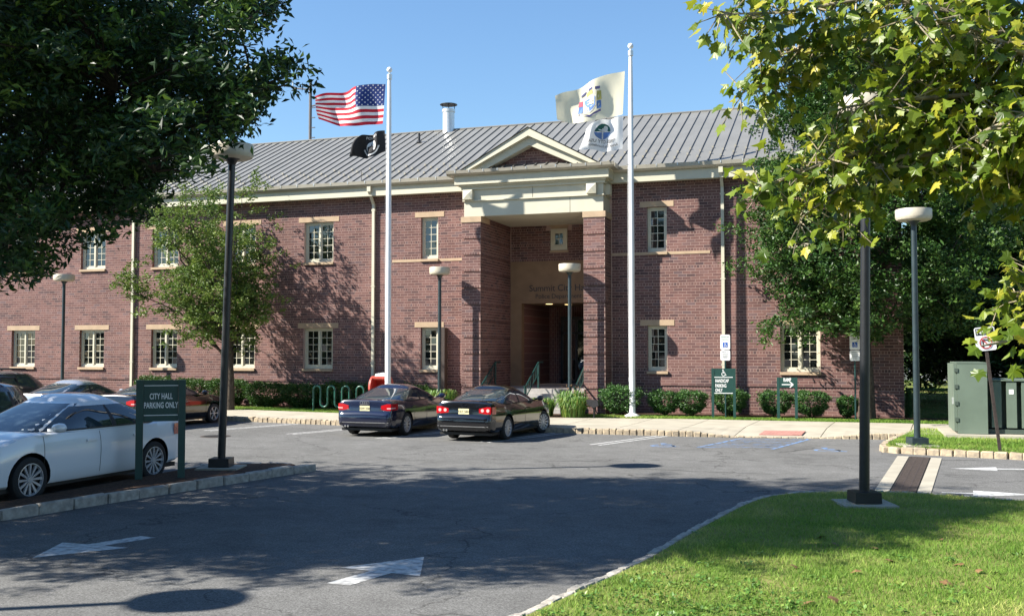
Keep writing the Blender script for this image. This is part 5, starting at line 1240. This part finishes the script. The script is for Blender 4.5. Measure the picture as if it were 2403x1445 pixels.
# --- trees behind, right
def bg_tree(seed, H_, r_, leafm):
    lob = []; rg = np.random.default_rng(seed)
    while len(lob) < 90:
        u = rg.uniform(0, 1); a = rg.uniform(0, 6.28); rm = r_ * math.sin(math.pi * min(1, .2 + .75 * u)) ** .8; r = rm * math.sqrt(rg.uniform(.2, 1)); lob.append((r * math.cos(a), r * math.sin(a), 1.2 + (H_ - 1.2) * u))
    return build_tree('backdrop_tree', 'x', (0, 0, 0), 'bark_dark', leafm, [(0, 0, 0), (0, 0, 2.5), (.2, 0, H_ * .8)], [((0, 0, 2), (r_ * .6 * math.cos(k * 1.05), r_ * .6 * math.sin(k * 1.05), H_ * .6), .09) for k in range(6)], lob, 7, 38, .24, .14, sig=.6, seed=seed, trunk_r=.22, group='trees behind the building at right')
tA = bg_tree(21, 9.5, 4.4, 'leaf_dark'); tB = bg_tree(22, 8.6, 4.0, 'leaf_olive')
first = {id(tA): True, id(tB): True}
for src, x, y, sc, rot, lab in ((tA, 7.4, 43.5, 1.0, .3, 'dark tree close behind the right corner of the building'), (tA, 11.8, 47, 1.12, 1.9, 'dark tree behind the green cabinet, second from the corner'), (tB, 14.8, 42.0, 1.0, .4, 'yellowish green sunlit tree at the right edge behind the cabinet'),
                                (tA, 19.5, 52, 1.25, 3.0, 'tall far dark tree at the right edge beyond the sunlit one'), (tA, 5.5, 56, 1.2, 4.2, 'far dark tree just visible past the side wall of the building'), (tB, 23, 46, 1.1, 2.2, 'far olive tree farthest to the right'), (tA, 13.5, 60, 1.2, 5.0, 'dark tree deepest in the gap between corner and cabinet'), (tA, 8.2, 50.5, 1.1, .9, 'dark tree in the gap right of the side wall, behind the square hedge'), (tA, 4.9, 47.2, .75, 2.6, 'smaller dark tree close beside the shaded side wall'), (tA, 17.2, 45.5, 1.0, 1.2, 'dark tree behind the sunlit one at the right edge'), (tA, 3.6, 57.5, .8, 3.6, 'narrow dark tree seen along the shaded side wall'), (tA, 5.2, 66, 1.1, 5.6, 'farthest dark tree at the end of the gap past the building')):
    t = src if first.pop(id(src), False) else copy_tree(src)
    t.location = (x, y, .15); t.scale = (sc, sc, sc); t.rotation_euler = (0, 0, rot); t['label'] = lab
# --- wood on the far side of the street, mirrored in the ground floor windows
rg = np.random.default_rng(31); C = []
for k in range(26):
    x0, y0, h0 = -95 + 7 * k + rg.normal(), -38 + rg.normal() * 3, rg.uniform(4.2, 7.2)
    n = 420; a = rg.uniform(0, 6.28, n); u = rg.uniform(0, 1, n); r = 4.2 * np.sqrt(rg.uniform(.1, 1, n)) * np.sin(np.pi * np.clip(.15 + .8 * u, 0, 1)) ** .7
    C.append(np.stack([x0 + r * np.cos(a), y0 + r * np.sin(a), .6 + h0 * u], 1))
C = np.concatenate(C); V, F = leaf_quads(C, 1.3, .9, rg, .4)
tag(np_mesh('far_wood', V, F, 'leaf_dark', tint=rg.uniform(.1, .7, len(F))), 'row of trees across the street, seen only mirrored in the ground floor windows', 'trees', kind='stuff')
# --- plane tree with large leaves, upper right
half = [(0, -.02), (.15, .0), (.36, -.10), (.38, .09), (.62, .18), (.50, .34), (.64, .58), (.36, .54), (.22, .64), (.14, .82), (0, 1.02)]
outl = half + [(-x, y) for x, y in half[-2:0:-1]]
LV = np.array([(0, .3, 0)] + [(x, y, 0) for x, y in outl]); LV[:, 2] = -.22 * np.abs(LV[:, 0]) - .10 * (LV[:, 1] - .3) ** 2; LV[:, 1] -= .1
nO = len(outl); LF = np.array([(0, 1 + i, 1 + (i + 1) % nO) for i in range(nO)])
px_, py_ = 4.5, 12.6
pl = thing('plane_tree', 'plane tree with large yellow green leaves reaching in from the upper right', 'tree', (px_, py_, .08))
MB().tube([(px_, py_, .0), (px_ + .05, py_, 2), (px_, py_ + .05, 4.5), (px_ + .1, py_, 8)], [.34, .28, .22, .12], 14).build('trunk', 'bark_pale', pl, smooth=True)
bo = [([(2560, 250), (2330, 40), (2080, -20), (1850, 20), (1690, 25)], 9.6), ([(2560, 260), (2350, 90), (2120, 80), (1920, 100), (1790, 120)], 10.4), ([(2560, 300), (2360, 200), (2200, 185), (2080, 160)], 9.9),
      ([(2560, 330), (2350, 270), (2180, 265), (2060, 275)], 10.6), ([(2560, 310), (2330, 215), (2180, 225), (2060, 235), (1960, 255)], 9.4), ([(1900, 90), (1850, 150), (1800, 195), (1740, 208)], 10.3), ([(2560, 360), (2330, 330), (2120, 330), (1960, 370), (1850, 415), (1790, 445)], 10.0), ([(2560, 380), (2320, 350), (2120, 365), (1990, 430), (1870, 520)], 9.5), ([(2560, 400), (2340, 320), (2180, 330), (2070, 380), (1970, 500)], 10.5),
      ([(2570, 420), (2440, 390), (2380, 410), (2330, 450)], 10.8), ([(2570, 220), (2420, 120), (2300, 60), (2150, 30)], 9.2), ([(2570, 160), (2450, 30), (2300, -60), (2050, -90)], 10.0), ([(2560, 300), (2430, 260), (2330, 300), (2230, 350)], 9.0), ([(2560, 660), (2440, 750), (2360, 800), (2300, 812)], 8.2), ([(2570, 560), (2470, 620), (2400, 690), (2340, 725)], 11.5), ([(2570, 480), (2440, 400), (2370, 370), (2290, 390)], 9.8)]
rg = np.random.default_rng(41); C = []; D = []; lm = MB()
for pts, Z in bo:
    P = [cw(x, y, Z + rg.normal() * .25) for x, y in pts]; root = Vector((px_, py_, 2.2 + .25 * (P[0].z - 2))) if pts[0][0] > 2400 else P[0].lerp(P[1], -.4);  P = [root] + P
    lm.tube(P, ([.06, .042] if pts[0][0] > 2400 else [.012, .012]) + list(np.linspace(.03, .006, len(P) - 2)), 6)
    for a, b in zip(P[1:], P[2:]):
        n = int((b - a).length * (150 if Z > 8.5 else 26))
        for i in range(n):
            t = rg.random(); s = (.215 if Z > 8.5 else .12); base = a.lerp(b, t); off = Vector(np.clip(rg.normal(size=3), -1.5, 1.5)) * s; off.z -= .03
            C.append(base + off); D.append(off)
            if rg.random() < .25: lm.tube([base, base + off * .6, base + off], [.008, .006, .003], 4, cap=False)
lm.build('limbs', 'bark_pale', pl, smooth=True, angle=80)
C = np.array([tuple(c) for c in C]); n = len(C)
# leaf frames: tips droop outward, faces mostly up with the light
d = np.array([tuple(v) for v in D]); d /= np.linalg.norm(d, axis=1)[:, None]; d = d * .8 + rg.normal(size=(n, 3)) * .5; d[:, 2] -= .35; d /= np.linalg.norm(d, axis=1)[:, None]
upv = rg.normal(size=(n, 3)) * .42 + np.array([-.62, -.48, .62]); s = np.cross(d, upv); s /= np.linalg.norm(s, axis=1)[:, None]; nn = np.cross(s, d)
siz = rg.uniform(.085, .155, n); tint = np.clip(rg.normal(.41, .26, n), 0, 1)
toCam = np.linalg.norm(C - np.array([0, 0, 2.45]), axis=1); order = np.argsort(toCam / siz)
# in-frame leaves first
X = C[:, 0] * CT + C[:, 1] * ST; Zc = -C[:, 0] * ST + C[:, 1] * CT; pxs = 1201.5 + 2352.7 * X / Zc; pys = 819.5 - 2352.7 * (C[:, 2] - 2.45) / Zc
vis = (pxs > 1600) & (pxs < 2400) & (pys > 0)
sel = [i for i in order if vis[i]][:300]; rest = np.setdiff1d(np.arange(n), sel); print('plane leaves', n)
cup = rg.uniform(.3, 2.6, n); bend = rg.uniform(-.5, .35, n); wid = rg.uniform(.75, 1.1, n)
def lshape(i): return np.stack([LV[:, 0] * wid[i], LV[:, 1], -.22 * cup[i] * np.abs(LV[:, 0]) + bend[i] * LV[:, 1] ** 2 + .06 * np.sin(9 * LV[:, 0] + i) * np.abs(LV[:, 0])], 1)
LL = np.stack([lshape(i) for i in range(n)])
W3 = C[:, None] + siz[:, None, None] * (LL[:, :, 0:1] * s[:, None] + LL[:, :, 1:2] * d[:, None] + LL[:, :, 2:3] * nn[:, None])
F = (np.arange(len(rest)) * len(LV))[:, None, None] + LF[None]
np_mesh('crown', W3[rest].reshape(-1, 3), F.reshape(-1, 3), 'leaf_plane', pl, tint=np.repeat(tint[rest], len(LF)), kind='stuff')
lmesh = []
for k in range(27):
    o = np_mesh('leaf', lshape(k * 11 % n), LF, 'leaf_plane', pl, tint=[(k % 9) / 8] * len(LF), local=True); lmesh.append(o.data); bpy.data.objects.remove(o)
pq = np.array(org(pl))
for i in sel:
    o = bpy.data.objects.new('leaf', lmesh[int(round(tint[i] * 8)) + 9 * (int(i) % 3)]); COL.objects.link(o); o.parent = pl
    M = Matrix(((s[i][0], d[i][0], nn[i][0]), (s[i][1], d[i][1], nn[i][1]), (s[i][2], d[i][2], nn[i][2]))); o.rotation_mode = 'QUATERNION'; o.rotation_quaternion = M.to_quaternion()
    o.location = tuple(C[i] - pq); o.scale = (siz[i],) * 3
# seed balls
mb = MB()
for x, y in ((1905, 505), (2060, 170), (1870, 520), (1985, 425), (2390, 170)):
    c = cw(x, y, 9.7); mb.tube([c + Vector((0, 0, .14)), c], .004, 4); mb.lathe(tuple(c), [(.022 * math.sin(R(a)), -.022 * math.cos(R(a))) for a in range(0, 181, 30)], 8)
mb.build('seed_balls', 'leaf_lily' if False else 'bark', pl, smooth=True)
# --- shrubs
def shrub(x, y, rx, ry, h, label, leafm='leaf_shrub', n=2600, L=.075, W=.028, zb=.17, seed=0, top=.75, group='clipped shrubs along the facade', stems=True, base=.12, name='shrub', box=False):
    rg = np.random.default_rng(seed + 100); e = thing(name, label, 'shrub', (x, y, zb), group=group)
    if stems:
        mb = MB()
        for k in range(7):
            a = k * .9; mb.tube([(x + .05 * math.cos(a), y + .05 * math.sin(a), zb - .02), (x + .25 * rx * math.cos(a), y + .25 * ry * math.sin(a), zb + h * .3), (x + .6 * rx * math.cos(a), y + .6 * ry * math.sin(a), zb + h * .7)], [.02, .014, .006], 5)
        mb.build('stems', 'bark_dark', e)
    if box:
        C = rg.uniform(-1, 1, (n, 3)); f = rg.integers(0, 5, n)
        for k, (ax, sg) in enumerate(((0, -1), (0, 1), (1, -1), (2, 1), (2, 1))): C[f == k, ax] = sg * rg.uniform(.9, 1.02, (f == k).sum())
        C = C * np.array([rx, ry, h / 2]) + np.array([x, y, zb + h / 2])
    else:
        d = rg.normal(size=(n, 3)); d /= np.linalg.norm(d, axis=1)[:, None]; r = rg.uniform(.55, 1.03, n) ** .6 * (1 + .22 * rg.random(n) * (rg.random(n) < .10))
        sq = np.abs(d) ** top * np.sign(d)
        lump = 1 + .09 * np.sin(d[:, 0] * 9 + seed) * np.sin(d[:, 1] * 8 + seed * 2) + .07 * np.sin(d[:, 2] * 11 + d[:, 0] * 5)
        C = sq * (r * lump)[:, None] * np.array([rx, ry, h * .5 * (1 - base)]) ; zz2 = C[:, 2] + h * .5 * (1 + base)
        narrow = np.clip(.62 + .55 * zz2 / h, 0, 1); C[:, 0] *= narrow; C[:, 1] *= narrow; C[:, 2] = zz2; C += np.array([x, y, zb])
    V, F = leaf_quads(C, L, W, rg, .35); np_mesh('foliage', V, F, leafm, e, tint=np.clip(rg.normal(.42, .24, len(F)), 0, 1), kind='stuff'); return e
sh = [(-7.35, 34.0, .75, .55, 1.05, 'spreading shrub just left of the right flagpole'), (-5.9, 34.35, .58, .5, .88, 'clipped shrub right of the flagpole, first of the pair'), (-5.0, 34.4, .55, .5, .90, 'clipped shrub left of the handicap sign, second of the pair'), (-3.75, 34.75, .62, .45, .95, 'clipped shrub behind the handicap sign'),
      (-2.25, 34.75, .58, .48, .92, 'clipped shrub left of the ramp sign posts'), (-1.1, 34.75, .62, .48, .92, 'clipped shrub right of the ramp sign'), (.05, 34.85, .36, .36, .75, 'small shrub left of the trunk at the right corner')]
for i, a in enumerate(sh): shrub(*a[:5], a[5], seed=i, n=6500, L=.07, W=.034)
dk = [(-27.2, 34.9, .95, .6, 1.2), (-25.4, 34.8, 1.0, .6, 1.1), (-23.6, 34.8, .95, .6, 1.12), (-21.8, 34.75, 1.05, .65, 1.0), (-20.1, 34.7, 1.0, .65, .95), (-18.4, 34.75, 1.05, .65, 1.05), (-16.8, 34.75, .95, .6, 1.0), (-15.4, 34.8, .8, .6, .95)]
dl = ['shrub left of the silver sedan roof, leftmost of the hedge row', 'shrub behind the silver sedan', 'shrub behind the green parking sign', 'dark shrub right of the slender tree trunk', 'dark shrub in the hedge row left of the bike rack', 'dark shrub behind the bike rack', 'dark shrub behind the red drop box', 'dark shrub right of the left flagpole']
for i, a in enumerate(dk): shrub(*a, dl[i], seed=20 + i, n=7500, L=.085, W=.042, leafm='leaf_mid', base=.02, group='hedge row under the left windows')
shrub(3.1, 36.6, 1.15, .6, .95, 'dark square clipped hedge right of the building corner', seed=50, n=6000, box=True, name='hedge', stems=False)
# --- daylilies
def lily(x, y, rx, ry, h, label, n=420, seed=0, flowers=False, leafm='leaf_lily'):
    rg = np.random.default_rng(seed + 200); e = thing('daylily_clump', label, 'plant', (x, y, .17), group='daylilies by the entrance'); V = []; F = []; T = []
    for i in range(n):
        a = rg.uniform(0, 6.28); r = math.sqrt(rg.random()); bx_, by_ = x + rx * .65 * r * math.cos(a), y + ry * .65 * r * math.sin(a)
        hh = h * rg.uniform(.6, 1.1); out = rg.uniform(.15, .5) * h * 1.1; da = a + rg.normal() * .7; w = rg.uniform(.008, .016); k = len(V); px2, py2 = -math.sin(da), math.cos(da)
        for t, zz2, ww in ((0, 0, 1), (.35, .62, 1), (.7, .95, .8), (1, .85 - rg.random() * .35, .15)):
            cx2, cy2 = bx_ + math.cos(da) * out * t ** 1.4, by_ + math.sin(da) * out * t ** 1.4
            V += [(cx2 - px2 * w * ww, cy2 - py2 * w * ww, .17 + hh * zz2), (cx2 + px2 * w * ww, cy2 + py2 * w * ww, .17 + hh * zz2)]
        tt = np.clip(rg.normal(.42, .25), 0, 1)
        for q in range(3): F.append((k + 2 * q, k + 2 * q + 1, k + 2 * q + 3, k + 2 * q + 2)); T.append(tt)
    np_mesh('foliage', V, F, leafm, e, tint=T, kind='stuff')
    if flowers:
        C = np.array([(x + rg.normal() * rx * .5, y + rg.normal() * ry * .4, .17 + h * rg.uniform(.85, 1.25)) for _ in range(70)]); V, F = leaf_quads(C, .07, .05, rg, .3); o = np_mesh('dry_flowers', V, F, 'leaf_brown', e, kind='stuff')
lily(-9.85, 32.95, .55, .4, .62, 'grassy daylily clump left of the entrance lamp post', seed=1, n=520)
lily(-8.75, 32.85, .6, .4, .68, 'grassy daylily clump right of the entrance lamp post', seed=2, n=620)
lily(-9.0, 33.5, .55, .35, .85, 'taller browning daylilies behind the green clumps', seed=3, flowers=True)
lily(-14.1, 34.2, .7, .4, .8, 'bright green plants at the foot of the lamp left of the porch', seed=4, n=520)
# --- grass
def inside(P, poly):
    x, y = P[:, 0], P[:, 1]; r = np.zeros(len(P), bool); n = len(poly)
    for i in range(n):
        x0, y0 = poly[i]; x1, y1 = poly[(i + 1) % n]
        c = ((y0 > y) != (y1 > y)) & (x < (x1 - x0) * (y - y0) / (y1 - y0 + 1e-12) + x0); r ^= c
    return r
def noise2(P, f, seed):
    r = np.random.default_rng(seed); v = np.zeros(len(P))
    for k in range(6):
        a = r.uniform(0, 6.28); q = f * r.uniform(.6, 1.8); v += np.sin(P[:, 0] * q * math.cos(a) + P[:, 1] * q * math.sin(a) + r.uniform(0, 6.28))
    return v / 6
def grass(name, label, poly, n, z, hmin, hmax, w, seed, dens=None, dry=None):
    rg = np.random.default_rng(seed); xs_ = [p[0] for p in poly]; ys_ = [p[1] for p in poly]
    P = np.stack([rg.uniform(min(xs_), max(xs_), n), rg.uniform(min(ys_), max(ys_), n)], 1); P = P[inside(P, poly)]
    if dens is not None: P = P[rg.random(len(P)) < dens(P)]
    n = len(P); a = rg.uniform(0, 6.28, n); h = rg.uniform(hmin, hmax, n) * (1 + .35 * noise2(P, 2.2, seed)); lean = rg.normal(size=(n, 2)) * h[:, None] * .55; ww = w * rg.uniform(.6, 1.3, n)
    b = np.stack([P[:, 0], P[:, 1], np.full(n, z)], 1); sd_ = np.stack([np.cos(a) * ww, np.sin(a) * ww, np.zeros(n)], 1); tip = b + np.concatenate([lean, h[:, None]], 1)
    V = np.stack([b - sd_, b + sd_, tip], 1).reshape(-1, 3); F = np.arange(n * 3).reshape(-1, 3)
    t = .40 + .34 * noise2(P, .9, seed + 1) + .26 * noise2(P, 4, seed + 2) + rg.normal(0, .15, n)
    if dry is not None: t += dry(P) + .55 * np.clip(noise2(P, 2.6, seed + 9) - .22, 0, 1)
    tag(np_mesh(name, V, F, 'blade', tint=np.clip(t, 0, 1)), label, 'grass', kind='stuff'); print(name, n)
LKi = [(p[0] + .10, p[1] - .06) for p in LK]
near_poly = LKi + [(9, 14), (9, 4.5), (-3.6, 4.5)]
kd = np.array(LKi)
def dryf(P):
    d = np.min(np.hypot(P[:, 0:1] - kd[None, :, 0], P[:, 1:2] - kd[None, :, 1]), axis=1); return .34 * np.exp(-d / .45)
grass('lawn_grass', 'sunlit mown grass of the lawn in the lower right foreground', near_poly, 520000, .083, .022, .06, .0045, 51, dens=lambda P: np.clip(1.35 - (P[:, 1] - 5) / 16, .35, 1) * (np.abs(P[:, 0] - P[:, 1] * .12) < 6), dry=dryf)
rg = np.random.default_rng(77); C = []
for k in range(150):
    x, y = rg.uniform(-2.4, 3.4), 6.5 + 6.5 * rg.random() ** 1.3
    if rg.random() < .75: x, y = -1.2 + rg.normal() * .8, 9.3 + rg.normal() * .9
    C += [(x + rg.normal() * .07, y + rg.normal() * .07, .105 + rg.random() * .03) for _ in range(16)]
C = np.array(C); C = C[inside(C, near_poly)]; V, F = leaf_quads(C, .05, .038, rg, .85, fold=.1)
tag(np_mesh('lawn_weeds', V, F, 'leaf_lily', tint=np.clip(rg.normal(.4, .2, len(F)), 0, .8)), 'broad leaved weeds scattered through the near lawn', 'weeds', kind='stuff')
ipoly = [(p[0] + .12, p[1] + .12) for p in ISL] + [(9, 31.5), (1.95, 31.5)]
grass('island_grass', 'mown grass on the island around the green cabinet', ipoly, 90000, .143, .03, .08, .008, 52)
grass('verge_grass', 'thin grass strip between sidewalk and shrubs at right', [(-8.6, 33.1), (-5.2, 33.25), (3, 33.4), (9, 33.5), (9, 34.5), (-8.6, 34.2)], 42000, .16, .03, .085, .010, 53)
grass('verge_grass', 'sunlit grass strip along the sidewalk before the dark hedge row', [(-30, 33.8), (-22, 33.05), (-15.3, 32.05), (-13.5, 32.2), (-13.5, 34.2), (-30, 34.4)], 60000, .158, .03, .085, .010, 54)
# --- fallen leaves on the lawn
for i, (x, y) in enumerate([(-0.15, 12.77), (0.31, 12.70), (0.41, 12.03), (0.07, 11.25), (1.16, 12.06), (1.28, 11.72), (1.47, 11.70), (-0.11, 9.98), (1.30, 10.97), (0.93, 10.96), (1.09, 13.52), (-0.38, 9.77), (-0.34, 13.20), (-0.54, 11.34)]):
    o = bpy.data.objects.new('fallen_leaf', None) if False else np_mesh('fallen_leaf', LV * .085 * (1 + .5 * ((i * 7) % 5) / 5), LF, 'leaf_brown', local=True)
    o.location = (x, y, .12); o.rotation_euler = (.3 * math.sin(i * 3), .35 * math.cos(i * 5), i * 2.1); tag(o, ['dry brown leaf lying on the sunlit lawn'][0], 'leaf', 'fallen leaves on the lawn')
